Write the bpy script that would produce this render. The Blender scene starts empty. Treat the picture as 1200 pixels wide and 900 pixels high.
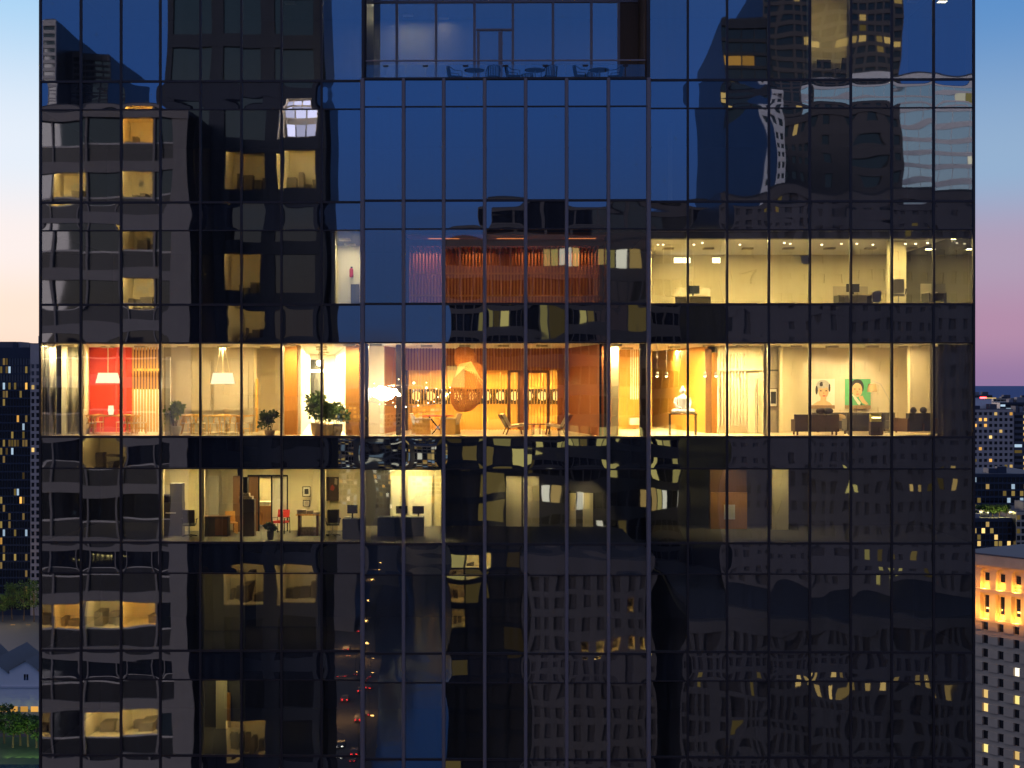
import bpy, math, random
from mathutils import Vector, Matrix
R = math.radians
rnd = random.Random(7)
C = bpy.context.scene.collection

# ------------------------------------------------------------------ camera
D, EYE, F = 55.0, 80.0, 1718.75          # metres to the facade, eye height, focal length in photo pixels
YAW = 0.013
CX = 600 - F * math.tan(YAW)
cam_d = bpy.data.cameras.new('camera')
cam = bpy.data.objects.new('camera', cam_d); C.objects.link(cam)
cam.location = (0, -D, EYE); cam.rotation_euler = (math.pi / 2, 0, YAW)
cam_d.sensor_width = 36; cam_d.lens = 36 * F / 1200
cam_d.shift_x = (600 - CX) / 1200
cam_d.clip_start = 0.5; cam_d.clip_end = 120000
bpy.context.scene.camera = cam

# ------------------------------------------------------------------ render settings
sc = bpy.context.scene
sc.view_settings.view_transform = 'Standard'; sc.view_settings.look = 'None'
sc.view_settings.exposure = 0.0; sc.view_settings.gamma = 1; sc.view_settings.use_curve_mapping = False
try:
    sc.cycles.use_denoising = True
    sc.cycles.max_bounces = 8; sc.cycles.diffuse_bounces = 3; sc.cycles.glossy_bounces = 4
    sc.cycles.transparent_max_bounces = 12; sc.cycles.transmission_bounces = 4
    sc.cycles.sample_clamp_indirect = 20.0
    sc.cycles.caustics_reflective = False; sc.cycles.caustics_refractive = False
    sc.cycles.use_light_tree = True
except Exception:
    pass

# ------------------------------------------------------------------ dusk sky
world = bpy.data.worlds.new('World'); sc.world = world; world.use_nodes = True
nt = world.node_tree; N = nt.nodes; L = nt.links
for n in list(N): N.remove(n)
def wn(t, **k):
    n = N.new(t)
    for a, b in k.items(): setattr(n, a, b)
    return n
tc = wn('ShaderNodeTexCoord'); sep = wn('ShaderNodeSeparateXYZ'); L.new(tc.outputs['Generated'], sep.inputs[0])
def ramp(stops):
    r = wn('ShaderNodeValToRGB'); r.color_ramp.interpolation = 'EASE'
    e = r.color_ramp.elements
    while len(e) > 2: e.remove(e[-1])
    e[0].position, e[0].color = stops[0][0], (*stops[0][1], 1)
    e[1].position, e[1].color = stops[-1][0], (*stops[-1][1], 1)
    for p, c in stops[1:-1]:
        x = e.new(p); x.color = (*c, 1)
    L.new(sep.outputs['Z'], r.inputs[0]); return r
west = ramp([(0.0, (1.0, .70, .54)), (.045, (1.0, .79, .66)), (.09, (.96, .86, .84)), (.15, (.78, .85, .95)), (.26, (.38, .64, .90)), (.5, (.26, .36, .56)), (1, (.21, .25, .42))])
north = ramp([(0.0, (.30, .19, .36)), (.035, (.44, .26, .40)), (.085, (.42, .33, .47)), (.14, (.28, .42, .62)), (.25, (.10, .27, .58)), (.5, (.20, .26, .46)), (1, (.21, .25, .42))])
east = ramp([(0.0, (.10, .12, .24)), (.05, (.07, .15, .40)), (.2, (.05, .18, .64)), (.32, (.07, .20, .60)), (.5, (.22, .23, .36)), (1, (.21, .25, .42))])
def mrange(sock, a, b):
    m = wn('ShaderNodeMapRange', interpolation_type='SMOOTHSTEP'); m.inputs[1].default_value = a; m.inputs[2].default_value = b
    L.new(sock, m.inputs[0]); return m.outputs[0]
def mixc(f, a, b):
    m = wn('ShaderNodeMix', data_type='RGBA'); L.new(f, m.inputs[0]); L.new(a, m.inputs[6]); L.new(b, m.inputs[7]); return m.outputs[2]
front = mixc(mrange(sep.outputs['X'], -.32, .30), west.outputs[0], north.outputs[0])
allsky = mixc(mrange(sep.outputs['Y'], .35, -.25), front, east.outputs[0])
sky = wn('ShaderNodeTexSky', sky_type='NISHITA', sun_disc=False)
sky.sun_elevation = R(-1.5); sky.sun_rotation = R(-35)
sm = wn('ShaderNodeMix', data_type='RGBA', blend_type='ADD'); sm.inputs[0].default_value = 0.03
L.new(allsky, sm.inputs[6]); L.new(sky.outputs[0], sm.inputs[7])
bg = wn('ShaderNodeBackground'); bg.inputs[1].default_value = 1.0; L.new(sm.outputs[2], bg.inputs[0])
wo = wn('ShaderNodeOutputWorld'); L.new(bg.outputs[0], wo.inputs[0])
# the afterglow where the sun has set, ahead and to the side
sl = bpy.data.lights.new('sun', 'SUN'); sl.energy = 2.2; sl.angle = R(35); sl.color = (1, .80, .80)
so = bpy.data.objects.new('sun', sl); C.objects.link(so)
so.rotation_euler = Vector((0.55, -0.8, -0.12)).to_track_quat('-Z', 'Y').to_euler()

# ------------------------------------------------------------------ pixel helpers: a photo pixel to a point in the plane y = Y
def tt(px, Y):
    dy = math.cos(YAW) * F + math.sin(YAW) * (px - CX)
    return (Y + D) / dy
def XW(px, Y): return tt(px, Y) * (-math.sin(YAW) * F + math.cos(YAW) * (px - CX))
def ZW(py, Y, px=600): return EYE + tt(px, Y) * (450 - py)
def zf(py): return ZW(py, 0, 400)

# ------------------------------------------------------------------ materials
M = {}
def nmat(name):
    m = bpy.data.materials.new(name); m.use_nodes = True
    m.node_tree.nodes.clear(); M[name] = m
    return m, m.node_tree.nodes, m.node_tree.links
def out(n, l, s):
    o = n.new('ShaderNodeOutputMaterial'); l.new(s, o.inputs[0])
def pmat(name, col, rough=.6, metal=0, var=.15, scale=3, bump=0, stretch=(1, 1, 1), spec=.4):
    m, n, l = nmat(name)
    b = n.new('ShaderNodeBsdfPrincipled'); b.inputs['Roughness'].default_value = rough; b.inputs['Metallic'].default_value = metal
    b.inputs['Specular IOR Level'].default_value = spec
    t = n.new('ShaderNodeTexCoord'); mp = n.new('ShaderNodeMapping'); mp.inputs['Scale'].default_value = stretch
    l.new(t.outputs['Object'], mp.inputs[0])
    no = n.new('ShaderNodeTexNoise'); no.inputs['Scale'].default_value = scale; no.inputs['Detail'].default_value = 5
    l.new(mp.outputs[0], no.inputs[0])
    mx = n.new('ShaderNodeMix'); mx.data_type = 'RGBA'
    mx.inputs[6].default_value = (*[c * (1 - var) for c in col], 1); mx.inputs[7].default_value = (*[min(1, c * (1 + var)) for c in col], 1)
    l.new(no.outputs[0], mx.inputs[0]); l.new(mx.outputs[2], b.inputs['Base Color'])
    if bump:
        bp = n.new('ShaderNodeBump'); bp.inputs['Strength'].default_value = bump; bp.inputs['Distance'].default_value = .02
        l.new(no.outputs[0], bp.inputs['Height']); l.new(bp.outputs[0], b.inputs['Normal'])
    out(n, l, b.outputs[0]); return m
def emat(name, col, s, var=.0, scale=1.5):
    m, n, l = nmat(name)
    e = n.new('ShaderNodeEmission'); e.inputs[0].default_value = (*col, 1); e.inputs[1].default_value = s
    if var:                                              # every window its own brightness
        oi = n.new('ShaderNodeObjectInfo'); mr = n.new('ShaderNodeMapRange'); mr.inputs[3].default_value = s * (1 - var); mr.inputs[4].default_value = s
        l.new(oi.outputs['Random'], mr.inputs[0]); l.new(mr.outputs[0], e.inputs[1])
    out(n, l, e.outputs[0]); return m
def glassmat(name, refl, tint, rtint=(1, 1, 1), opaque=None, rough=0.0):
    m, n, l = nmat(name)
    g = n.new('ShaderNodeBsdfGlossy'); g.inputs['Roughness'].default_value = rough; g.inputs[0].default_value = (*rtint, 1)
    if opaque is None:
        t = n.new('ShaderNodeBsdfTransparent'); t.inputs[0].default_value = (*tint, 1)
    else:
        t = n.new('ShaderNodeBsdfDiffuse'); t.inputs[0].default_value = (*opaque, 1)
    fr = n.new('ShaderNodeFresnel'); fr.inputs[0].default_value = 1.45
    ma = n.new('ShaderNodeMath'); ma.operation = 'ADD'; ma.use_clamp = True; ma.inputs[1].default_value = refl - .035
    if name in ('facade_glass', 'spandrel_glass'):       # panes differ a little in coating
        oi = n.new('ShaderNodeObjectInfo'); mr = n.new('ShaderNodeMapRange'); mr.inputs[3].default_value = refl - .06; mr.inputs[4].default_value = refl - .01
        l.new(oi.outputs['Random'], mr.inputs[0]); l.new(mr.outputs[0], ma.inputs[1])
    l.new(fr.outputs[0], ma.inputs[0])
    mx = n.new('ShaderNodeMixShader'); l.new(ma.outputs[0], mx.inputs[0]); l.new(t.outputs[0], mx.inputs[1]); l.new(g.outputs[0], mx.inputs[2])
    res = mx.outputs[0]
    if name in ('facade_glass', 'spandrel_glass'):       # thin pale film, streaked downwards: haze put into the glass, with dust
        ge = n.new('ShaderNodeNewGeometry'); mp = n.new('ShaderNodeMapping'); mp.inputs['Scale'].default_value = (5, 5, .35)
        no = n.new('ShaderNodeTexNoise'); no.inputs['Scale'].default_value = 1.0; no.inputs['Detail'].default_value = 6
        l.new(ge.outputs['Position'], mp.inputs[0]); l.new(mp.outputs[0], no.inputs[0])
        mr = n.new('ShaderNodeMapRange'); mr.inputs[1].default_value = .35; mr.inputs[2].default_value = .75; mr.inputs[3].default_value = .018; mr.inputs[4].default_value = .06
        l.new(no.outputs[0], mr.inputs[0])
        df = n.new('ShaderNodeBsdfDiffuse'); df.inputs[0].default_value = (.42, .40, .42, 1)
        m2 = n.new('ShaderNodeMixShader'); l.new(mr.outputs[0], m2.inputs[0]); l.new(res, m2.inputs[1]); l.new(df.outputs[0], m2.inputs[2]); res = m2.outputs[0]
    out(n, l, res); return m

glassmat('facade_glass', .27, (.74, .73, .66), (.92, .97, 1.0), rough=.012)
glassmat('spandrel_glass', .27, (0, 0, 0), (.92, .97, 1.0), opaque=(.010, .011, .016), rough=.012)
glassmat('rail_glass', .045, (.85, .9, .92))
glassmat('far_glass', .09, (0, 0, 0), (.9, .95, 1), opaque=(.010, .010, .013), rough=.02)
pmat('room_wall', (.66, .56, .38), .8, var=.05)
pmat('room_stuff', (.10, .08, .06), .8, var=.7, scale=2)
pmat('room_paper', (.6, .55, .45), .8, var=.4, scale=4)
glassmat('mirror_glass', .90, (0, 0, 0), (.72, .88, 1), opaque=(.03, .04, .05), rough=.03)
pmat('mullion_dark', (.050, .038, .038), .45, .2, .08)
pmat('mullion_bay', (.29, .22, .21), .45, .2, .08)
pmat('slab', (.30, .29, .27), .8)
pmat('ceiling_white', (.74, .71, .64), .8, var=.04)
pmat('dark_ceiling', (.10, .10, .10), .8)
pmat('floor_pale', (.66, .56, .40), .4, var=.06)
pmat('carpet_grey', (.16, .15, .13), .9, var=.2, scale=20)
pmat('paint_beige', (.72, .62, .44), .8, var=.04)
pmat('paint_white', (.80, .76, .66), .7, var=.03)
pmat('paint_cream', (.70, .62, .42), .8, var=.04)
pmat('paint_grey', (.44, .39, .30), .8, var=.05)
pmat('panel_grey', (.46, .41, .32), .8, var=.06, scale=8)
pmat('paint_dark', (.10, .095, .09), .7)
pmat('paint_red', (.62, .055, .030), .75, var=.06)
pmat('wood_gold', (.62, .36, .075), .5, var=.22, scale=6, stretch=(4, 4, .4))
pmat('wood_orange', (.52, .24, .05), .5, var=.22, scale=6, stretch=(4, 4, .4))
pmat('wood_rust', (.30, .10, .028), .55, var=.2, scale=6, stretch=(4, 4, .4))
pmat('wood_brown', (.16, .075, .03), .5, var=.25, scale=6, stretch=(4, 4, .4))
pmat('wood_dark', (.05, .032, .022), .5, var=.25, scale=6, stretch=(4, 4, .4))
pmat('wood_chair', (.74, .42, .09), .4, var=.15, scale=9, stretch=(3, 3, 1))
pmat('white_paint', (.80, .78, .74), .5, var=.03)
pmat('black_metal', (.014, .014, .015), .7, 0, spec=.15)
pmat('steel', (.45, .44, .43), .3, .9)
pmat('brass', (.60, .40, .16), .3, .9)
pmat('leaf_green', (.07, .13, .03), .5, var=.45, scale=4)
pmat('leaf_lime', (.20, .28, .05), .5, var=.4, scale=4)
pmat('leaf_city', (.05, .10, .025), .6, var=.5, scale=.6)
pmat('bark', (.10, .07, .05), .9)
pmat('pot_beige', (.55, .44, .30), .6, var=.08)
pmat('pot_white', (.70, .66, .58), .5, var=.05)
pmat('soil', (.03, .022, .016), .95)
pmat('plaster_white', (.86, .84, .80), .6, var=.03)
pmat('amber_weave', (.52, .20, .045), .35, .2, var=.3)
pmat('highlight_weave', (.95, .66, .28), .35, .1, var=.2)
pmat('sofa_brown', (.075, .05, .04), .85, var=.2, scale=12)
pmat('sofa_grey', (.09, .08, .078), .85, var=.2, scale=12)
pmat('cushion_tan', (.42, .30, .16), .85)
pmat('cushion_yellow', (.72, .60, .10), .8)
pmat('fabric_cream', (.70, .60, .44), .8)
pmat('red_top', (.45, .05, .025), .35, var=.1)
pmat('red_fabric', (.55, .035, .025), .8)
pmat('office_grey', (.07, .068, .062), .7)
pmat('office_blue', (.04, .055, .10), .7)
pmat('curtain_grey', (.42, .40, .37), .9, var=.12, scale=5, stretch=(6, 6, .2))
pmat('curtain_dark', (.20, .18, .20), .9, var=.12, scale=5, stretch=(6, 6, .2))
pmat('skin_paint', (.78, .48, .24), .7, var=.02)
pmat('white_canvas', (.85, .80, .66), .7, var=.02)
pmat('green_canvas', (.12, .48, .22), .7, var=.06)
pmat('black_paint', (.02, .02, .022), .6)
pmat('silver_paint', (.50, .50, .47), .6, var=.3, scale=12)
pmat('tan_paint', (.34, .20, .09), .7, var=.05)
pmat('lip_paint', (.55, .08, .06), .6)
pmat('paper', (.75, .72, .62), .8)
pmat('book_mix', (.35, .28, .22), .8, var=.6, scale=14)
pmat('screen_dark', (.015, .02, .03), .2)
pmat('concrete_warm', (.22, .205, .215), .85, var=.14, scale=.8, bump=.2)
pmat('concrete_pale', (.55, .52, .52), .85, var=.1, scale=.6)
pmat('gleam_white', (.86, .86, .90), .5, 0, var=.06)  # near-white colour carries the sunset gleam of the bands and slender tower
pmat('brick_dark', (.036, .042, .060), .85, var=.15, scale=.8)
pmat('stone_low', (.095, .09, .102), .85, var=.5, scale=.5, bump=.3, stretch=(1, 1, .12))  # stained stone, darkened so the colour carries the shade of the street canyon
pmat('low_window', (.062, .058, .068), .35)
pmat('hotel_concrete', (.46, .36, .30), .85, var=.1, scale=.5)
pmat('dim_window', (.092, .086, .098), .4)
pmat('lake_water', (.025, .07, .20), .8, spec=.05, var=.1, scale=.001)
pmat('stone_mauve', (.135, .125, .14), .85, var=.4, scale=.4, bump=.3, stretch=(1, 1, .15))
pmat('stone_buff', (.42, .33, .24), .85, var=.18, scale=.5, bump=.3)
pmat('grey_brown', (.105, .098, .108), .85, var=.15, scale=.5)
pmat('dark_glass_body', (.015, .016, .022), .35)
pmat('roof_blue', (.04, .045, .065), .7, var=.1, scale=.3)
pmat('shed_white', (.72, .66, .62), .8, var=.08, scale=.4)
pmat('asphalt', (.045, .045, .05), .9, var=.25, scale=.05)
pmat('pavement', (.07, .065, .065), .9, var=.15, scale=.2)
pmat('road_paint', (.7, .7, .66), .7)
pmat('grass', (.04, .085, .025), .95, var=.3, scale=.4)
pmat('car_paint', (.10, .10, .11), .3, .3)
pmat('tyre', (.02, .02, .02), .9)
glassmat('car_glass', .10, (0, 0, 0), opaque=(.01, .01, .012))
m, n, l = nmat('water')
b = n.new('ShaderNodeBsdfPrincipled'); b.inputs['Base Color'].default_value = (.010, .03, .07, 1); b.inputs['Roughness'].default_value = .12
t = n.new('ShaderNodeTexCoord'); no = n.new('ShaderNodeTexNoise'); no.inputs['Scale'].default_value = .12; no.inputs['Detail'].default_value = 4
bp = n.new('ShaderNodeBump'); bp.inputs['Strength'].default_value = .25; bp.inputs['Distance'].default_value = .6
l.new(t.outputs['Object'], no.inputs[0]); l.new(no.outputs[0], bp.inputs['Height']); l.new(bp.outputs[0], b.inputs['Normal']); out(n, l, b.outputs[0])
emat('shade_glow', (1.0, .80, .52), 2.6)
emat('bulb_warm', (1.0, .80, .50), 14)
emat('bulb_hot', (1.0, .90, .72), 40)
emat('globe_glow', (1.0, .66, .22), 3.2)
emat('panel_glow', (1.0, .88, .60), 6)
emat('strip_glow', (1.0, .86, .55), 9)
emat('lit_warm', (1.0, .66, .22), 1.5, .75, .9)
emat('lit_yellow', (.95, .78, .25), 1.4, .7, .9)
emat('lit_dim', (.60, .42, .12), 0.55, .75, .9)
emat('lit_faint', (.70, .46, .16), .3, .8)
emat('lit_white', (1.0, .92, .70), 2.0, .55, .9)
emat('lit_violet', (.75, .72, 1.0), 4.0, .7, 2.2)
emat('lit_amber', (1.0, .50, .10), 1.5, .7, .9)
emat('lit_cool', (.55, .75, .95), 0.9, .6, .9)
emat('room_hot', (1.0, .80, .36), 260)
emat('room_dim', (1.0, .74, .28), 45)
emat('room_amber', (1.0, .60, .15), 260)
emat('room_violet', (.80, .76, 1.0), 110)
emat('street_glow', (1.0, .52, .14), 18)
emat('tail_glow', (1.0, .03, .03), 10)
emat('head_glow', (1.0, .95, .8), 8)
emat('beacon_red', (1.0, .05, .06), 12)

# ------------------------------------------------------------------ mesh helpers
class MB:
    def __init__(s): s.v = []; s.f = []; s.smooth = False
    def add(s, vs, fs):
        o = len(s.v); s.v += [tuple(v) for v in vs]; s.f += [tuple(i + o for i in f) for f in fs]; return s
    def box(s, x0, x1, y0, y1, z0, z1):
        if x0 > x1: x0, x1 = x1, x0
        return s.add([(x0, y0, z0), (x1, y0, z0), (x1, y1, z0), (x0, y1, z0), (x0, y0, z1), (x1, y0, z1), (x1, y1, z1), (x0, y1, z1)],
                     [(3, 2, 1, 0), (4, 5, 6, 7), (0, 1, 5, 4), (1, 2, 6, 5), (2, 3, 7, 6), (3, 0, 4, 7)])
    def bar(s, p, q, w, t, up=(0, 0, 1)):            # a rectangular bar from p to q
        p = Vector(p); q = Vector(q); d = (q - p).normalized(); u = Vector(up)
        if abs(d.dot(u)) > .98: u = Vector((1, 0, 0))
        if tuple(up) == (1, 0, 0): w, t = t, w
        a = d.cross(u).normalized() * w / 2; c = a.cross(d).normalized() * t / 2
        return s.add([p - a - c, p + a - c, p + a + c, p - a + c, q - a - c, q + a - c, q + a + c, q - a + c],
                     [(3, 2, 1, 0), (4, 5, 6, 7), (0, 1, 5, 4), (1, 2, 6, 5), (2, 3, 7, 6), (3, 0, 4, 7)])
    def tube(s, pts, r, n=6, close=False):
        pts = [Vector(p) for p in pts]; rr = r if isinstance(r, (list, tuple)) else [r] * len(pts)
        rings = []
        for i, p in enumerate(pts):
            a = pts[(i - 1) % len(pts)] if (close or i > 0) else p; b = pts[(i + 1) % len(pts)] if (close or i < len(pts) - 1) else p
            d = (b - a).normalized(); u = Vector((0, 0, 1)) if abs(d.z) < .95 else Vector((1, 0, 0))
            x = d.cross(u).normalized(); y = x.cross(d)
            rings.append([p + (x * math.cos(2 * math.pi * k / n) + y * math.sin(2 * math.pi * k / n)) * rr[i] for k in range(n)])
        vs = [v for r_ in rings for v in r_]; fs = []
        m_ = len(rings)
        for i in range(m_ if close else m_ - 1):
            j = (i + 1) % m_
            for k in range(n): fs.append((i * n + k, i * n + (k + 1) % n, j * n + (k + 1) % n, j * n + k))
        if not close: fs += [tuple(range(n))[::-1], tuple((m_ - 1) * n + k for k in range(n))]
        return s.add(vs, fs)
    def lathe(s, prof, c=(0, 0, 0), n=20, sx=1, sy=1):
        vs = []; fs = []
        for (r, z) in prof:
            for k in range(n):
                a = 2 * math.pi * k / n; vs.append((c[0] + r * sx * math.cos(a), c[1] + r * sy * math.sin(a), c[2] + z))
        for i in range(len(prof) - 1):
            for k in range(n): fs.append((i * n + k, i * n + (k + 1) % n, (i + 1) * n + (k + 1) % n, (i + 1) * n + k))
        fs += [tuple(range(n))[::-1], tuple((len(prof) - 1) * n + k for k in range(n))]
        return s.add(vs, fs)
    def ball(s, c, r, n=12, sx=1, sy=1, sz=1):
        k = max(5, n // 2 + 1)
        return s.lathe([(r * max(.02, math.sin(math.pi * i / k)), -r * sz * math.cos(math.pi * i / k)) for i in range(k + 1)], c, n, sx, sy)
    def prism(s, poly, y0, y1):                       # polygon in x,z pushed along y
        n_ = len(poly)
        return s.add([(x, y0, z) for x, z in poly] + [(x, y1, z) for x, z in poly],
                     [tuple(range(n_)), tuple(range(n_, 2 * n_))[::-1]] + [(i, n_ + i, n_ + (i + 1) % n_, (i + 1) % n_) for i in range(n_)])
def mesh(name, mb, mat, smooth=False):
    me = bpy.data.meshes.new(name); me.from_pydata(mb.v, [], mb.f); me.materials.append(M[mat]); me.update()
    import bmesh
    bm = bmesh.new(); bm.from_mesh(me); bmesh.ops.recalc_face_normals(bm, faces=bm.faces); bm.to_mesh(me); bm.free()
    if smooth:
        for p in me.polygons: p.use_smooth = True
        try: me.set_sharp_from_angle(angle=R(50))
        except Exception: pass
    return me
def obj(name, mb, mat, parent=None, loc=(0, 0, 0), rz=0, smooth=False, kind=None):
    o = bpy.data.objects.new(name, mesh(name, mb, mat, smooth) if isinstance(mb, MB) else mb); C.objects.link(o)
    o.location = loc; o.rotation_euler = (0, 0, rz)
    if parent is not None: o.parent = parent
    if kind: o['kind'] = kind
    return o
def tag(o, label, cat, group=None):
    o['label'] = label; o['category'] = cat
    if group: o['group'] = group
    return o
def thing(name, label, cat, loc=(0, 0, 0), rz=0, group=None):
    o = bpy.data.objects.new(name, None); C.objects.link(o); o.location = loc; o.rotation_euler = (0, 0, rz)
    return tag(o, label, cat, group)
def dup(root, label, loc, rz=0):
    r = root.copy(); C.objects.link(r); r.location = loc; r.rotation_euler = (0, 0, rz); r['label'] = label
    for ch in list(root.children):
        c = ch.copy(); C.objects.link(c); c.parent = r
        for g in list(ch.children):
            d = g.copy(); C.objects.link(d); d.parent = c
    return r
def lamp(parent, loc, power, col=(1, .80, .5), size=(1.2, 1.2), rot=(0, 0, 0), name='room_light'):
    ld = bpy.data.lights.new(name, 'AREA'); ld.shape = 'RECTANGLE'; ld.size, ld.size_y = size; ld.energy = power; ld.color = col
    o = bpy.data.objects.new(name, ld); C.objects.link(o); o.location = loc; o.rotation_euler = rot
    if parent is not None: o.parent = parent
    return o
def point(parent, loc, power, col=(1, .8, .5), r=.1, name='point_light'):
    ld = bpy.data.lights.new(name, 'POINT'); ld.energy = power; ld.color = col; ld.shadow_soft_size = r
    o = bpy.data.objects.new(name, ld); C.objects.link(o); o.location = loc
    if parent is not None: o.parent = parent
    return o
def spot(parent, loc, target, power, ang=50, col=(1, .85, .6), blend=.6, name='spot_light'):
    ld = bpy.data.lights.new(name, 'SPOT'); ld.energy = power; ld.color = col; ld.spot_size = R(ang); ld.spot_blend = blend; ld.shadow_soft_size = .05
    o = bpy.data.objects.new(name, ld); C.objects.link(o); o.location = loc
    o.rotation_euler = (Vector(target) - Vector(loc)).to_track_quat('-Z', 'Y').to_euler()
    if parent is not None: o.parent = parent
    return o

# ------------------------------------------------------------------ setting: ground, river, lake
GX = 40000
gb = MB().add([(-GX, -GX, 0), (GX, -GX, 0), (GX, GX, 0), (-GX, GX, 0)], [(0, 1, 2, 3)])
g = obj('ground', gb, 'asphalt', kind='structure')
lk = MB().add([(-3000, 2600, .05), (GX * 2, 2600, .05), (GX * 2, GX * 1.5, .05), (-3000, GX * 1.5, .05)], [(0, 1, 2, 3)])
obj('lake', lk, 'lake_water', kind='structure')

# ------------------------------------------------------------------ THE GLASS TOWER
tower = thing('glass_tower', 'dark blue glass office tower filling the view, one storey brightly lit', 'tower')
LM = [47.5, 95, 142, 188, 235, 283, 330, 377, 425]
BM = [425, 473, 520, 568, 616, 664, 713, 760]
RM = [761, 806, 852, 901, 949, 997, 1045, 1094, 1141]
BAY = -0.45
xl = [XW(p, 0) for p in LM]; xb = [XW(p, BAY) for p in BM]; xr = [XW(p, 0) for p in RM]
ROWS = [(-47, 95), (128, 237), (270, 357), (402, 512), (549, 636), (672, 763), (797, 886), (921, 1010)]   # vision glass, head and sill
NAMES = ['top', 'seventh', 'sixth', 'bright', 'office', 'lower', 'lowest', 'under']
XL, XR = xl[0], xr[-1]
ZT = zf(-47) + 1.1; ZB = zf(1010)
DEPTH = 24
def pane(name, x0, x1, y, z0, z1, mat, parent, a, wob, nu, nv, tilt, edge=2):
    cx, cz = (x0 + x1) / 2, (z0 + z1) / 2; hw, hh = (x1 - x0) / 2, (z1 - z0) / 2
    ph = [rnd.uniform(0, 6.28) for _ in range(8)]; k1, k2, k3 = rnd.uniform(.8, 1.6), rnd.uniform(1.6, 3.2), rnd.uniform(.5, 1.2)
    tx, tz = rnd.gauss(0, tilt), rnd.gauss(0, tilt)
    vs = []
    for j in range(nv + 1):
        v = -1 + 2 * j / nv
        for i in range(nu + 1):
            u = -1 + 2 * i / nu
            h = a * (1 - abs(u) ** edge) * (1 - abs(v) ** edge)
            h += wob * (math.sin(k1 * math.pi * v + ph[0] + .8 * math.sin(u * 1.3 + ph[1])) + .5 * math.sin(k2 * math.pi * v + ph[2] + u * ph[3] * .4) + .7 * math.sin(k3 * math.pi * u * 1.2 + ph[4] + v * ph[5] * .3))
            vs.append((u * hw, -h + tx * u * hw + tz * v * hh, v * hh))
    fs = [(j * (nu + 1) + i, j * (nu + 1) + i + 1, (j + 1) * (nu + 1) + i + 1, (j + 1) * (nu + 1) + i) for j in range(nv) for i in range(nu)]
    me = bpy.data.meshes.new(name); me.from_pydata(vs, [], fs); me.materials.append(M[mat]); me.update()
    for p in me.polygons: p.use_smooth = True
    return obj(name, me, mat, parent, (cx, y, cz))
storey = []
cols = [(xl[i], xl[i + 1], 0.0, i) for i in range(8)] + [(xb[i], xb[i + 1], BAY, 8 + i) for i in range(7)] + [(xr[i], xr[i + 1], 0.0, 15 + i) for i in range(8)]
for k, (vt, vb) in enumerate(ROWS):
    zc, zfl = zf(vt), zf(vb)
    znext = zf(ROWS[k + 1][0]) if k + 1 < len(ROWS) else zfl - 1
    s = MB()
    s.box(XL + .1, XR - .1, .25, DEPTH - .3, znext + .04, zfl - .04)                # slab and plenum under this floor
    if not (k == 0): s.box(xb[0] + .1, xb[-1] - .1, BAY + .22, .248, znext + .04, zfl - .04)
    st = obj('storey', s, 'slab', tower); storey.append(st)
    big = .0016
    for (x0, x1, y, ci) in cols:
        if k == 0 and 8 <= ci < 15: continue
        wild = 1.0 + (1.6 if ci in (17, 18, 19) else .7 if ci > 14 else 0)
        bayc = 8 <= ci < 15
        pane('window_pane', x0 + .03, x1 - .03, y, zfl + .03, zc - .03, 'facade_glass', st, rnd.gauss(.0003, .0008) * wild, .00017 * wild * (1 + (1.3 if k >= 5 and ci > 10 else .5 if k >= 4 else 0)), 10, 18, .0009)
    for (x0, x1, y, ci) in cols:
        wild = 1.0 + (.5 if ci in (17, 18, 19) else 0)
        ztop = zfl - .03
        pane('spandrel_pane', x0 + .03, x1 - .03, y, znext + .03, ztop, 'spandrel_glass', st, rnd.choice((-1, 1, 1)) * rnd.uniform(.8, 2.0) * .001 * wild, .00022, 14, 12, .0013, 4)
    tr = MB()
    for (x0, x1, y) in ((XL, xb[0], 0), (xb[0], xb[-1], BAY), (xb[-1], XR, 0)):
        hh = .042
        if not (k == 0 and y != 0):
            tr.box(x0 + .003, x1 - .003, y - .045, y + .10, zfl - hh, zfl + hh)
        else:
            tr.box(x0 + .003, x1 - .003, y - .10, y + .30, zfl - .06, zfl + .02)
        tr.box(x0 + .003, x1 - .003, y - .04, y + .10, znext - .024, znext + .024)
    obj('transom', tr, 'mullion_dark', st)
for x in xl[:-1] + xr[1:]:
    obj('mullion', MB().box(x - .040, x + .040, -.07, .12, ZB, ZT), 'mullion_dark', tower)
for i, x in enumerate(xb):
    e = i in (0, 7)
    z1 = zf(95) - .02
    obj('mullion', MB().lathe([(.068 if not e else .085, 0), (.068 if not e else .085, z1 - ZB)], (x, BAY - .06, ZB), 10, 1, 1.2), 'mullion_bay', tower, smooth=True)
for x in (xb[0], xb[-1]):
    obj('bay_side', MB().box(x - .05, x + .05, BAY + .06, .25, ZB, ZT), 'mullion_dark', tower)
obj('side_wall', MB().box(XL - .06, XL + .02, .13, DEPTH, 0, ZT), 'far_glass', tower)
obj('side_wall', MB().box(XR - .02, XR + .06, .13, DEPTH, 0, ZT), 'far_glass', tower)
obj('rear_wall', MB().box(XL, XR, DEPTH - .3, DEPTH, 0, ZT), 'far_glass', tower)
obj('core', MB().box(XL + 3, XR - 3, 22.4, DEPTH - .35, ZB, ZT), 'paint_dark', tower)
obj('upper_storeys', MB().box(XL, XR, 0, DEPTH, ZT + .01, ZT + 30), 'far_glass', tower)
obj('lower_storeys', MB().box(XL, XR, 0, DEPTH, 0, ZB - 1.1), 'far_glass', tower)

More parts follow.
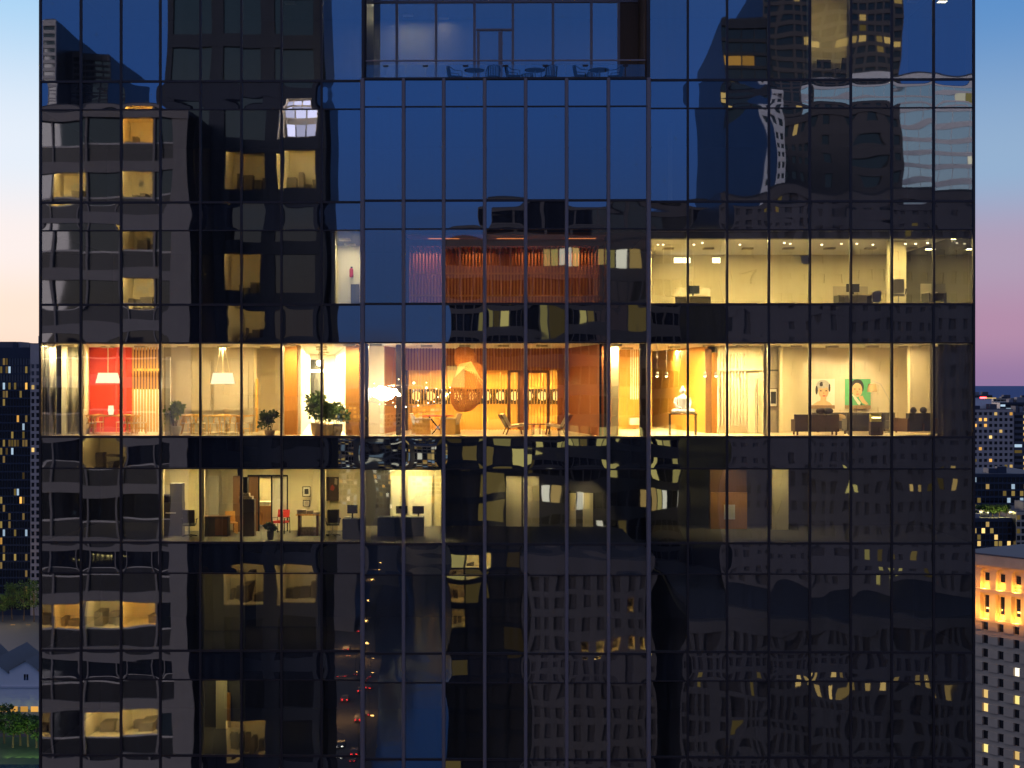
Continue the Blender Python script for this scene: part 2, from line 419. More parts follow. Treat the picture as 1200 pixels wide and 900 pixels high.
# interior walls: plan given as (photo column, metres behind the glass)
def pt(px, d): return Vector((XW(px, d), d, 0))
def wall(k, p, q, mat, z0=None, z1=None, th=.12, name='partition_wall'):
    a, b = pt(*p), pt(*q); za = zf(ROWS[k][1]) if z0 is None else z0; zb = zf(ROWS[k][0]) if z1 is None else z1
    d = (b - a); nrm = Vector((-d.y, d.x, 0)).normalized() * th
    if nrm.y < 0: nrm = -nrm
    v = [a, b, b + nrm, a + nrm]
    mb = MB().add([(p_.x, p_.y, za) for p_ in v] + [(p_.x, p_.y, zb) for p_ in v], [(3, 2, 1, 0), (4, 5, 6, 7), (0, 1, 5, 4), (1, 2, 6, 5), (2, 3, 7, 6), (3, 0, 4, 7)])
    return obj(name, mb, mat, storey[k])
def pbox(k, name, mat, px0, px1, py0, py1, d, th=.1, d1=None):       # a box whose front face at depth d covers the photo rectangle
    x0, x1 = XW(px0, d), XW(px1, d); pm = (px0 + px1) / 2
    return obj(name, MB().box(x0, x1, d, (d1 if d1 else d + th), ZW(py1, d, pm), ZW(py0, d, pm)), mat, storey[k])
def deck(k, px0, px1, fm, cm, d=21.9, y0=.3, drop=.02):               # floor finish and ceiling of a stretch of a storey
    x0, x1 = XW(px0, 0), XW(px1, 0)
    obj('floor_finish', MB().box(x0, x1, y0, d, zf(ROWS[k][1]) - .036, zf(ROWS[k][1]) + .005), fm, storey[k])
    obj('ceiling', MB().box(x0, x1, y0, d, zf(ROWS[k][0]) - drop, zf(ROWS[k][0]) + .036), cm, storey[k])
def clight(k, px, d, power, col=(1, .86, .58), size=(1.2, .6), mat='panel_glow', off=.06):
    x = XW(px, d); z = zf(ROWS[k][0]) - off
    zt = zf(ROWS[k][0]) - .022
    obj('ceiling_light', MB().box(x - .22, x + .22, d - .2, d + .2, zt - .07, zt), 'paint_grey', storey[k])
    return lamp(None, (x, d, zt - .074), power, col, (.36, .32))
FL = [zf(r[1]) for r in ROWS]; CL = [zf(r[0]) for r in ROWS]

# ---------------- the bright storey
K = 3
deck(K, 48, 425, 'floor_pale', 'ceiling_white'); deck(K, 425.4, 760, 'floor_pale', 'ceiling_white'); deck(K, 760.4, 1140.5, 'floor_pale', 'ceiling_white')
obj('floor_finish', MB().box(xb[0] + .1, xb[-1] - .1, BAY + .2, .296, FL[K] - .036, FL[K] + .004), 'floor_pale', storey[K])
obj('ceiling', MB().box(xb[0] + .1, xb[-1] - .1, BAY + .2, .296, CL[K] - .02, CL[K] + .036), 'ceiling_white', storey[K])
# far ends
wall(K, (49, .4), (54, 6), 'paint_beige'); wall(K, (54, 4.6), (101, 4.6), 'paint_beige', name='back_wall')
pbox(K, 'column', 'plaster_white', 72, 77.5, 402, 512, 2.2, .2)
wall(K, (94, .5), (101, 5.4), 'paint_cream'); wall(K, (101, 5.5), (154, 5.5), 'paint_red', name='back_wall')
wall(K, (140, 9), (200, 9), 'paint_white', z1=FL[K] + 1.75, name='back_wall'); wall(K, (140, 9.1), (200, 9.1), 'wood_brown', z0=FL[K] + 1.75, name='back_wall')
wall(K, (187, .6), (188.5, 9), 'paint_beige')
pbox(K, 'column', 'plaster_white', 194, 199, 418, 512, 1.6, .2)
wall(K, (188.5, 5.6), (297, 5.6), 'paint_grey', name='back_wall'); wall(K, (297, 7.2), (332, 7.2), 'paint_beige', name='back_wall'); wall(K, (297, 5.7), (297.2, 7.2), 'paint_beige')
for a, b_ in ((206, 246.5), (251, 290.5)): pbox(K, 'wall_panel', 'panel_grey', a, b_, 423, 481, 5.5, .09)
pbox(K, 'wood_post', 'wood_gold', 299.5, 302, 444, 506, 5.4, .1); pbox(K, 'wall_rail', 'paint_cream', 298, 330, 433, 437, 6.9, .15)
pbox(K, 'wood_panel', 'wood_orange', 333, 348, 402, 512, 2.0, .5); wall(K, (329, .5), (331, 7.2), 'paint_beige')
wall(K, (349, 2.3), (361, 20.5), 'paint_white'); wall(K, (405, 2.3), (394, 20.5), 'paint_white')
zw0, zw1 = ZW(483, 20.5, 375), ZW(421, 20.5, 375)
wall(K, (355, 20.5), (400, 20.5), 'paint_white', z1=zw0, name='back_wall'); wall(K, (355, 20.5), (400, 20.5), 'paint_white', z0=zw1, name='back_wall')
wall(K, (355, 20.5), (361, 20.5), 'paint_white', z0=zw0, z1=zw1, name='back_wall'); wall(K, (380, 20.5), (400, 20.5), 'paint_white', z0=zw0, z1=zw1, name='back_wall')
pbox(K, 'rear_window', 'far_glass', 361, 380, 421, 483, 20.56, .05)
pbox(K, 'ceiling_beam', 'paint_cream', 350, 404, 433, 436.5, 9, .2)
pbox(K, 'wood_panel', 'wood_orange', 405, 421, 402, 512, 2.0, .4); wall(K, (422, .4), (424, 2.2), 'paint_dark')
# bay: lobby with backlit timber screen
pbox(K, 'jamb', 'mullion_dark', 426.5, 431.5, 402, 512, .0, .3); pbox(K, 'column', 'paint_beige', 432, 450, 402, 512, 3.0, .5)
wall(K, (450, 3.2), (464, 6.8), 'wood_orange', name='wood_panel'); pbox(K, 'jamb', 'wood_dark', 464, 470, 402, 512, 1.6, .2); pbox(K, 'jamb', 'wood_dark', 474, 477.5, 402, 511, 7.4, .3)
DS = 7.6
sl_ = MB(); zt_, zb_ = ZW(434, DS), FL[K] + .02
x = XW(478, DS)
while x < XW(655, DS):
    sl_.box(x, x + .062, DS, DS + .07, zb_, zt_); x += .128
for z in (zt_ - .45, zb_ + .75): sl_.box(XW(478, DS), XW(655, DS), DS + .072, DS + .10, z, z + .05)
obj('slat_screen', sl_, 'wood_gold', storey[K])
us = MB(); x = XW(471, DS - .3)
while x < XW(655, DS - .3):
    us.box(x, x + .05, DS - .36, DS - .30, zt_, CL[K] - .021); x += .128
obj('slat_screen', us, 'wood_rust', storey[K])
us = MB().box(XW(471, DS), XW(655, DS), DS - .29, DS - .24, zt_, CL[K] - .03)
obj('soffit_panel', us, 'wood_orange', storey[K])
wall(K, (470, 9), (668, 9), 'wood_gold', name='back_wall')
pbox(K, 'bar_mirror', 'far_glass', 476, 656, 456, 473.5, 8.85, .1)
for a, b_ in ((595, 598), (606.5, 609.5), (617.5, 619), (641, 643.5)): pbox(K, 'door_frame', 'wood_brown', a, b_, 434, 503, DS - .12, .1)
pbox(K, 'door_frame', 'wood_brown', 595, 609, 434, 436.5, DS - .14, .1); pbox(K, 'door_frame', 'wood_brown', 618, 643, 434, 437, DS - .14, .1)
pbox(K, 'wood_panel', 'wood_rust', 653, 666, 402, 506, DS - .15, .2); pbox(K, 'wood_panel', 'wood_rust', 609.5, 617.5, 434, 504, DS - .1, .1)
wall(K, (664, 7.3), (702, 1.0), 'wood_rust', name='wood_panel', th=.2); pbox(K, 'jamb', 'black_metal', 702.5, 705, 402, 512, .8, .15); pbox(K, 'jamb', 'mullion_dark', 708, 714, 402, 512, .1, .3)
pbox(K, 'column', 'paint_cream', 716, 725, 402, 512, 1.2, .5)
wall(K, (720, 10), (764, 10), 'wood_gold', name='back_wall')
pbox(K, 'plinth', 'plaster_white', 738, 750, 490, 498, 9.0, .6)
rs = MB()
for i in range(4): rs.box(XW(739 + i * 2.6, 8.8), XW(740 + i * 2.6, 8.8), 8.8, 8.9, ZW(468, 8.8, 740), CL[K])
obj('hanging_rods', rs, 'plaster_white', storey[K])
pbox(K, 'jamb', 'mullion_dark', 750, 760, 402, 512, .1, .4)
# gallery
wall(K, (761.5, 14), (827, 4.4), 'wood_gold', name='wood_panel'); pbox(K, 'wood_panel', 'wood_brown', 827, 834, 409, 512, 4.2, .2); pbox(K, 'wood_panel', 'wood_orange', 834.5, 842, 413, 512, 4.1, .2)
wall(K, (841, 3.7), (898, 3.7), 'paint_cream', name='back_wall')
ws = MB()
for i in range(9):
    ws.box(XW(842 + i * 3.8, 3.5), XW(843.5 + i * 3.8, 3.5), 3.55, 3.69, ZW(499, 3.5, 860), ZW(414, 3.5, 860))
obj('slat_screen', ws, 'paint_beige', storey[K])
pbox(K, 'wall_rail', 'paint_beige', 842, 896, 432, 434, 3.45, .08)
dr = pbox(K, 'door', 'paint_cream', 876, 896, 434, 511, 3.6, .08)
for px in (885.5, 888): 
    o = pbox(K, 'door_handle', 'steel', px - .5, px + .4, 444, 508, 3.4, .03)
wall(K, (898.5, .5), (899.5, 5), 'paint_cream')
wall(K, (899, 5), (914, 5), 'paint_grey', name='back_wall'); pbox(K, 'wall_rail', 'paint_dark', 901, 914, 433, 435, 4.9, .08)
pbox(K, 'column', 'paint_cream', 913.5, 917, 402, 512, 4.5, .3); wall(K, (917, 4.7), (949.5, 6.4), 'paint_cream', name='back_wall')
wall(K, (946, 6.6), (1069, 6.6), 'paint_beige', name='back_wall'); wall(K, (1067, 4.2), (1096, 4.2), 'paint_grey', name='back_wall'); wall(K, (1067, 4.3), (1068, 6.6), 'paint_beige')
wall(K, (1094, .8), (1096, 9), 'paint_grey'); wall(K, (1096, 3.5), (1140, 3.5), 'paint_dark', name='back_wall')
for a, w_, c_, d in ((60, 22, (1, .80, .48), .7), (82, 45, (1, .80, .46), 1.5), (126, 60, (1, .75, .45), 3.6), (165, 120, (1, .80, .45), 7.4), (165, 40, (1, .8, .5), 3),  # the first two are added between glass and curtain to brighten the end window
                     (215, 26, (1, .82, .55), 3.6), (262, 36, (1, .8, .5), 3.4), (312, 60, (1, .78, .42), 4), (340, 30, (1, .74, .4), 1.1), (377, 220, (1, .84, .55), 8), (380, 220, (1, .84, .55), 14), (378, 200, (1, .84, .55), 18.5), (377, 120, (1, .84, .55), 4), (410, 50, (1, .78, .45), 1.0),
                     (441, 30, (1, .80, .55), .7), (735, 160, (1, .76, .36), 6), (722, 40, (1, .8, .45), .9), (790, 130, (1, .78, .40), 4), (790, 60, (1, .78, .4), 9), (830, 60, (1, .80, .45), 2), (870, 90, (1, .80, .48), 2),
                     (907, 14, (1, .80, .5), 2.5), (932, 60, (1, .80, .45), 2.6), (975, 26, (1, .80, .48), 3.4), (1022, 22, (1, .80, .48), 3.4), (1056, 34, (1, .78, .42), 3.4), (1085, 10, (1, .8, .5), 2), (1104, 12, (1, .78, .52), 1.4), (1128, 12, (1, .78, .52), 1.7)):
    clight(K, a, d, w_ * (6.0 if 330 < a < 420 or 715 < a < 910 else 4.4 if a > 910 else 3.8), (c_[0], c_[1] * .96, c_[2] * .80), (.9, .5))
for px in (500, 545, 590, 635): clight(K, px, 2.0, 120, (1, .66, .26), (.8, .5))
for px in (500, 545, 590, 635):                                         # cove lights behind the timber screen
    lamp(None, (XW(px, 8.2), 8.2, ZW(437, 8.2)), 170, (1, .66, .22), (1.5, .25))
    lamp(None, (XW(px, 8.2), 8.2, FL[K] + .12), 70, (1, .66, .22), (1.5, .25), (math.pi, 0, 0))
for i in range(5): lamp(None, (XW(490 + 36 * i, 6.9), 6.9, FL[K] + 2.4), 22, (1, .68, .3), (.5, .2))
for px in (962, 1004): spot(None, (XW(px, 4.6), 4.6, CL[K] - .1), (XW(px, 6.6), 6.6, FL[K] + 1.9), 330, 64, (1, .82, .5))

# ---------------- the storey above: timber pergola lounge and lit empty office
K = 2
deck(K, 48, 425, 'carpet_grey', 'dark_ceiling'); deck(K, 425.4, 760, 'carpet_grey', 'dark_ceiling'); deck(K, 760.4, 1140.5, 'carpet_grey', 'ceiling_white')
wall(K, (48, 10), (388, 10), 'paint_dark', name='back_wall'); wall(K, (376, .4), (380, 10), 'paint_grey'); wall(K, (424, .4), (425, 9), 'paint_grey')
wall(K, (388, 6), (425, 6), 'paint_white', name='back_wall'); pbox(K, 'door', 'paint_dark', 411, 421, 333, 357, 5.9, .08); wall(K, (389, .6), (391, 6), 'paint_white')
wall(K, (425, 9.2), (764, 9.2), 'paint_dark', name='back_wall')
DP = 5.0
ps = MB(); x = XW(478, DP)
zt_ = ZW(293, DP)
while x < XW(706, DP):
    ps.box(x, x + .07, DP, DP + .09, FL[K] + .02, zt_); x += .135
for z in (FL[K] + .6, FL[K] + 1.5): ps.box(XW(478, DP), XW(706, DP), DP - .06, DP - .005, z, z + .07)
obj('slat_screen', ps, 'wood_orange', storey[K])
ps = MB(); x = XW(478, DP)
while x < XW(704, DP):
    ps.box(x, x + .06, 1.2, DP - .07, zt_ - .14, zt_); x += .20
ps.box(XW(477, 1.2), XW(708, 1.2), 1.1, 1.19, zt_ - .2, zt_ + .05)
obj('timber_canopy', ps, 'wood_orange', storey[K])
wall(K, (476, DP + .6), (710, DP + .6), 'wood_rust', name='back_wall')
wall(K, (706.5, 1.2), (708, DP), 'wood_rust', z1=zt_); wall(K, (476, 1.3), (477.5, DP), 'wood_rust', z1=zt_)
wall(K, (476, 9.1), (712, 9.1), 'wood_rust', name='back_wall')
obj('soffit_panel', MB().box(XW(474, 0), XW(712, 0), .5, 9.0, CL[K] - .12, CL[K] - .03), 'wood_orange', storey[K])
for px in (510, 560, 610, 660): lamp(None, (XW(px, 2.6), 2.6, zt_ - .3), 32, (1, .55, .22), (1.0, .4)); 
for px in (500, 560, 620, 680): lamp(None, (XW(px, DP + .33), DP + .33, zt_ - .05), 16, (1, .55, .22), (1.2, .2))
for px in (520, 600, 680): lamp(None, (XW(px, 2.0), 2.0, zt_ + .15), 2.5, (1, .5, .2), (1.2, .3), (math.pi, 0, 0))
wall(K, (761, 10.5), (1143, 10.5), 'paint_cream', name='back_wall')
wall(K, (1040, 4), (1062, 4), 'paint_cream'); wall(K, (1139, .5), (1136, 10), 'paint_cream'); wall(K, (761.5, .5), (764, 10.4), 'paint_cream')
pbox(K, 'soffit_shade', 'dark_ceiling', 762, 1140, 270, 279, .4, .5)  # dark box painted in for the unlit ceiling zone near the glass
for px in (783, 830, 876, 924, 972, 1020, 1068, 1116): 
    for d in (2.6, 7.0): clight(K, px, d, 165 if px < 900 else 120, (1, .79, .34), (.9, .35))
for px in (790, 800, 835): pbox(K, 'ceiling_light', 'panel_glow', px, px + 9, 302, 308, 9.6, .06)
clight(K, 404, 3, 60, (1, .9, .6), (.6, .6)); clight(K, 410, 5, 30, (1, .9, .6), (.5, .4))

# ---------------- quiet storeys: seventh and top
for K in (0, 1):
    deck(K, 48, 425, 'carpet_grey', 'dark_ceiling'); deck(K, 425.4, 760, 'carpet_grey', 'dark_ceiling', y0=(.3 if K else 2.9)); deck(K, 760.4, 1140.5, 'carpet_grey', 'dark_ceiling')
    wall(K, (49, 9), (1140, 9), 'paint_dark', name='back_wall')
K = 1
pbox(K, 'partition_wall', 'paint_grey', 783, 788, 128, 240, 3, .2)
lamp(None, (XW(795, 5), 5, CL[K] - .2), 1.5, (.7, .8, 1), (.6, .6))
K = 0
wall(K, (949, .6), (950, 9), 'paint_cream'); wall(K, (996, .6), (996.5, 9), 'paint_cream'); wall(K, (949, 5), (997, 5), 'paint_cream', name='back_wall'); pbox(K, 'ceiling', 'ceiling_white', 950, 996, -55, -45, .5, .1, 5)
clight(K, 972, 2.6, 34, (1, .88, .55), (1.2, .5), off=.14); clight(K, 918, 4.4, 10, (1, .88, .55), (1.1, .3)); clight(K, 193, 4.2, 2.0, (1, .88, .55), (1.0, .22)); clight(K, 340, 6, 2, (1, .88, .55), (1.0, .25))
clight(K, 452, 6, 34, (1, .9, .65), (1, .3)); clight(K, 478, 8, 44, (1, .88, .55), (1.0, .3)); clight(K, 520, 8.5, 10, (1, .88, .55), (.6, .3)); clight(K, 700, 5, 40, (1, .86, .55), (.4, .3)); clight(K, 1010, 5, 8, (1, .86, .5), (1, .3)); clight(K, 1070, 6, 8, (1, .86, .5), (1, .3))

# ---------------- office storey under the bright one
K = 4
deck(K, 48, 425, 'carpet_grey', 'ceiling_white'); deck(K, 425.4, 760, 'paint_dark', 'dark_ceiling'); deck(K, 760.4, 1140.5, 'carpet_grey', 'dark_ceiling')
obj('floor_finish', MB().box(xb[0] + .1, xb[-1] - .1, BAY + .2, .296, FL[K] - .036, FL[K] + .004), 'carpet_grey', storey[K])
wall(K, (49, 8), (188, 8), 'paint_dark', name='back_wall'); wall(K, (187, .4), (191, 6), 'paint_cream'); wall(K, (188, 4.4), (236, 4.4), 'paint_cream', name='back_wall'); wall(K, (235, .4), (237, 4.4), 'paint_cream')
wall(K, (236, 4.6), (278, 4.6), 'paint_grey', name='back_wall')
pbox(K, 'glass_partition', 'curtain_grey', 238, 256, 558, 634, 4.3, .08); pbox(K, 'door', 'wood_brown', 273, 281, 558, 634, 3.9, .3)
wall(K, (284, 4.6), (303, 4.6), 'paint_cream', name='back_wall'); wall(K, (318, 4.6), (379, 4.6), 'paint_cream', name='back_wall'); wall(K, (303, 4.6), (318, 4.6), 'paint_cream', z0=ZW(561, 4.6, 310), name='back_wall')
wall(K, (298, 8), (325, 8), 'paint_cream', name='back_wall'); wall(K, (299, 4.8), (299.5, 8), 'paint_cream'); wall(K, (322, 4.8), (321, 8), 'paint_cream')
pbox(K, 'door', 'wood_brown', 290, 303, 558, 634, 4.2, .06); pbox(K, 'glass_partition', 'paper', 319, 336, 559, 632, 4.5, .05)
for a, b_, c_, d_ in ((302.5, 304, 557, 634), (317.5, 319, 557, 634), (336, 337.3, 557, 632), (290, 337, 556.5, 558.5)): pbox(K, 'door_frame', 'black_metal', a, b_, c_, d_, 4.15, .05)
wall(K, (377, .4), (379, 4.6), 'paint_cream'); wall(K, (379, 4.6), (425, 4.6), 'paint_cream', name='back_wall'); wall(K, (424, .4), (425, 4.6), 'paint_grey')
wall(K, (426, 6.5), (457, 6.5), 'paint_dark', name='back_wall'); wall(K, (457, 6.5), (519, 6.5), 'paint_cream', name='back_wall'); wall(K, (519, 6.6), (590, 6.6), 'paint_dark', name='back_wall'); wall(K, (590, 6.5), (640, 6.5), 'paint_dark', name='back_wall')
wall(K, (640, 6.6), (764, 6.6), 'paint_dark', name='back_wall'); wall(K, (517, 2.5), (519, 6.5), 'paint_cream'); 
pbox(K, 'door', 'paint_white', 478, 506, 558, 634, 6.3, .08); pbox(K, 'door', 'paint_white', 458, 469, 558, 634, 6.3, .08)
pbox(K, 'door', 'paint_cream', 593, 611, 558, 626, 6.3, .08); pbox(K, 'door', 'paint_cream', 613, 632, 558, 626, 6.3, .08)
pbox(K, 'door', 'paint_cream', 683, 695, 578, 626, 6.3, .08); pbox(K, 'door', 'paint_cream', 667, 675, 578, 632, 6.3, .08)
wall(K, (761.5, .5), (763, 8), 'paint_dark'); wall(K, (762, 7), (906, 7), 'paint_dark', name='back_wall'); wall(K, (905, 5), (924, 5), 'paint_cream', name='back_wall'); wall(K, (923, 7), (1141, 7), 'paint_dark', name='back_wall')
for px, d, w_ in ((212, 2.6, 42), (258, 2.6, 22), (310, 6.4, 60), (305, 2.4, 26), (355, 2.6, 50), (402, 2.6, 26), (490, 5.3, 60), (464, 5.7, 18), (850, 4.6, 10), (914, 4, 12), (130, 6, 1.2), (163, 6, 1.0)):
    clight(K, px, d, w_ * 2.4, (1, .82, .38), (.7, .4))

for px, w_, dz in ((602, 120, 1.4), (622, 90, 1.4), (689, 130, 1.2), (671, 40, 1.2)): spot(None, (XW(px, 5.2), 5.2, CL[4] - .12), (XW(px, 6.3), 6.3, FL[4] + dz), w_, 52, (1, .84, .42))
# ---------------- lower storeys
for K in (5, 6, 7):
    deck(K, 48, 425, 'carpet_grey', 'dark_ceiling'); deck(K, 425.4, 760, 'carpet_grey', 'dark_ceiling'); deck(K, 760.4, 1140.5, 'carpet_grey', 'dark_ceiling')
    obj('floor_finish', MB().box(xb[0] + .1, xb[-1] - .1, BAY + .2, .296, FL[K] - .036, FL[K] + .004), 'carpet_grey', storey[K])
    wall(K, (49, 8), (1140, 8), 'paint_dark', name='back_wall'); wall(K, (235, .4), (236.5, 8), 'paint_grey'); wall(K, (283, .4), (284, 8), 'paint_grey')
K = 5
wall(K, (236, 4.5), (283, 4.5), 'paint_grey', name='back_wall'); clight(K, 252, 2.4, 9, (.95, .85, .45), (.6, .4)); clight(K, 345, 3.5, 4, (1, .8, .4), (1.5, .3)); wall(K, (300, 5.5), (372, 5.5), 'paint_grey', name='back_wall')
K = 6
wall(K, (236, 4.5), (283, 4.5), 'paint_dark', name='back_wall'); pbox(K, 'door', 'paint_cream', 253, 266, 797, 880, 4.3, .08); pbox(K, 'door', 'wood_orange', 266, 270, 812, 845, 4.2, .08)
clight(K, 259, 3.2, 16, (.95, .85, .45), (.4, .4)); clight(K, 345, 4, 1.5, (1, .8, .4), (1.5, .3))

# ---------------- terrace above the bay
K = 0
YT = 2.7; zp = FL[0]
obj('terrace_floor', MB().box(xb[0] + .06, xb[-1] - .06, BAY + .32, YT + .1, zp - .28, zp - .12), 'slab', storey[0])
TM = [427, 465, 511, 556, 601, 648, 693, 725, 756]
tw = MB()
for p_ in TM: tw.box(XW(p_, YT) - .05, XW(p_, YT) + .05, YT - .08, YT + .08, zp - .12, CL[0])
zl = ZW(2, YT); tw.box(XW(427, YT), XW(756, YT), YT - .07, YT + .07, zl - .05, zl + .05)
zd = ZW(35, YT); tw.box(XW(558, YT), XW(601, YT), YT - .06, YT + .06, zd - .04, zd + .04)
tw.box(XW(588, YT) - .03, XW(588, YT) + .03, YT - .06, YT + .06, zp - .3, zd)
obj('terrace_frame', tw, 'mullion_bay', storey[0])
for i in range(7):
    pane('window_pane', XW(TM[i], YT) + .05, XW(TM[i + 1], YT) - .05, YT, zp - .11, CL[0], 'facade_glass', storey[0], .0002, .00006, 6, 8, .0005)
obj('terrace_wall', MB().box(XW(725, YT) + .05, XW(756, YT) - .05, YT - .02, YT + .1, zp - .11, CL[0]), 'wood_brown', storey[0])
obj('terrace_side', MB().box(xb[0] + .05, xb[0] + .12, BAY + .3, YT - .09, zp, CL[0]), 'mullion_dark', storey[0])
obj('terrace_side', MB().box(xb[-1] - .12, xb[-1] - .05, BAY + .3, YT - .09, zp, CL[0]), 'wood_brown', storey[0])
door = pbox(0, 'terrace_door', 'mullion_bay', 559, 562, 37, 110, YT - .1, .05); pbox(0, 'terrace_door', 'mullion_bay', 584, 587, 37, 110, YT - .1, .05)
rb = thing('glass_balustrade', 'clear glass balustrade with thin metal rail along the terrace edge', 'balustrade', ((xb[0] + xb[-1]) / 2, BAY + .2, zp + .02))
w_ = (xb[-1] - xb[0]) / 2 - .1; zr = ZW(70, BAY) - zp
obj('top_rail', MB().box(-w_, w_, -.03, .03, zr - .03, zr + .02), 'mullion_bay', rb)
for i in range(14):
    a = -w_ + i * 2 * w_ / 14
    obj('glass_panel', MB().box(a + .02, a + 2 * w_ / 14 - .02, -.008, .008, .0, zr - .16), 'rail_glass', rb)
    if i % 2: obj('clamp', MB().box(a - .10, a + .10, -.03, .03, zr - .24, zr - .17), 'mullion_dark', rb)

# ------------------------------------------------------------------ FURNITURE
def make_wishbone(label, loc, rz, group):
    t = thing('wishbone_chair', label, 'chair', loc, rz, group)
    obj('seat', MB().box(-.24, .24, -.22, .22, .42, .46), 'fabric_cream', t)
    for sx in (-1, 1):
        obj('leg', MB().tube([(sx * .22, .20, 0), (sx * .22, .20, .42)], [.014, .02]), 'wood_chair', t)
        obj('leg', MB().tube([(sx * .21, -.20, 0), (sx * .21, -.22, .45), (sx * .27, -.10, .70)], [.014, .02, .016]), 'wood_chair', t)
    obj('arm_rail', MB().tube([(.28 * math.cos(a), -.02 - .27 * math.sin(a) , .71 + .03 * math.sin(a)) for a in [math.pi * i / 10 for i in range(11)]], .021), 'wood_chair', t)
    obj('back_splat', MB().bar((0, -.21, .45), (0, -.25, .58), .05, .02).bar((0, -.25, .57), (-.11, -.275, .74), .035, .018).bar((0, -.25, .57), (.11, -.275, .74), .035, .018), 'wood_chair', t)
    obj('stretcher', MB().bar((-.22, -.2, .22), (-.22, .2, .22), .02, .02).bar((.22, -.2, .22), (.22, .2, .22), .02, .02), 'wood_chair', t)
    return t
def make_table(label, loc, rz, ln, wd, h=.74, mat='wood_chair', group=None):
    t = thing('dining_table', label, 'table', loc, rz, group)
    obj('table_top', MB().box(-ln / 2, ln / 2, -wd / 2, wd / 2, h - .05, h), mat, t)
    for sx in (-1, 1):
        for sy in (-1, 1): obj('leg', MB().bar((sx * ln * .32, sy * wd * .18, h - .051), (sx * ln * .38, sy * wd * .36, 0), .07, .05), mat, t)
    return t
def make_pendant(label, px, d, py0, py1, wt, wb_, zc, cables=False):
    x = XW(px, d); zt, zb2 = ZW(py0, d, px), ZW(py1, d, px)
    t = thing('pendant_lamp', label, 'lamp', (x, d, zb2), 0, 'white drum pendants over the dining tables')
    obj('lamp_shade', MB().lathe([(wb_ / 2, 0), (wt / 2, zt - zb2), (wt / 2 - .02, zt - zb2), (wb_ / 2 - .02, .0)], n=24), 'shade_glow', t, smooth=True)
    cb = MB().tube([(0, 0, zt - zb2 - .1), (0, 0, zc - zb2)], .02)
    if cables:
        for sx in (-1, 1): cb.tube([(sx * wt * .36, 0, zt - zb2), (sx * .08, 0, zc - zb2)], .008)
    obj('cable', cb, 'paint_cream', t); obj('canopy', MB().lathe([(.09, zc - zb2 - .05), (.09, zc - zb2 - .002)], n=14), 'white_paint', t)
    point(None, (x, d, zb2 - .15), 75, (1, .78, .45), .2)
    return t
def leaf_cloud(mb, c, rx, ry, rz, n, ls, r_=rnd):
    for _ in range(n):
        while True:
            p = Vector((r_.uniform(-1, 1), r_.uniform(-1, 1), r_.uniform(-1, 1)))
            if p.length < 1: break
        p = p * (.45 + .55 * r_.random()) if r_.random() < .3 else p
        q = Vector((c[0] + p.x * rx, c[1] + p.y * ry, c[2] + p.z * rz))
        d = (Vector((p.x, p.y, p.z * .5 + .25)) + Vector((r_.gauss(0, .5), r_.gauss(0, .5), r_.gauss(0, .5)))).normalized()
        s_ = d.cross(Vector((r_.gauss(0, 1), r_.gauss(0, 1), r_.gauss(0, 1)))).normalized(); l_ = ls * r_.uniform(.6, 1.3); w2 = l_ * .32
        n2 = s_.cross(d) * l_ * .12
        mb.add([q, q + d * l_ * .5 + s_ * w2 + n2, q + d * l_, q + d * l_ * .5 - s_ * w2 + n2], [(0, 1, 2, 3)])
def make_plant(label, px, d, h, w, ph, pr, leaf='leaf_green', pot='pot_beige', kf=3, n=420, ls=.16, cat='plant', group='potted plants along the windows'):
    t = thing('potted_plant', label, cat, (XW(px, d), d, FL[kf] + .006), rnd.uniform(0, 6), group)
    p_ = obj('pot', MB().lathe([(pr * .72, 0), (pr * .98, ph * .45), (pr, ph), (pr * .88, ph), (pr * .86, ph - .05)], n=20), pot, t, smooth=True)
    obj('soil', MB().lathe([(pr * .85, ph - .055), (pr * .85, ph - .045)], n=16), 'soil', p_)
    st = MB()
    for i in range(6):
        a = i * 1.05; st.tube([(.06 * math.cos(a), .06 * math.sin(a), ph - .05), (w * .2 * math.cos(a), w * .2 * math.sin(a), ph + (h - ph) * .45), (w * .34 * math.cos(a + .3), w * .34 * math.sin(a + .3), ph + (h - ph) * .85)], [.014, .010, .005], 5)
    obj('stem', st, 'bark', t)
    mb = MB(); cl = 7
    for i in range(cl):
        a = rnd.uniform(0, 6.28); q = rnd.uniform(.1, .9)
        rr = w * .5 * rnd.uniform(.35, .75) * (1 - .3 * q)
        leaf_cloud(mb, (rr * math.cos(a), rr * math.sin(a), ph + (h - ph) * (.22 + .62 * q)), w * .26, w * .26, (h - ph) * .2, n // cl, ls)
    obj('foliage', mb, leaf, t)
    return t
k3 = FL[3] + .006
def F3(px, d): return (XW(px, d), d, k3)
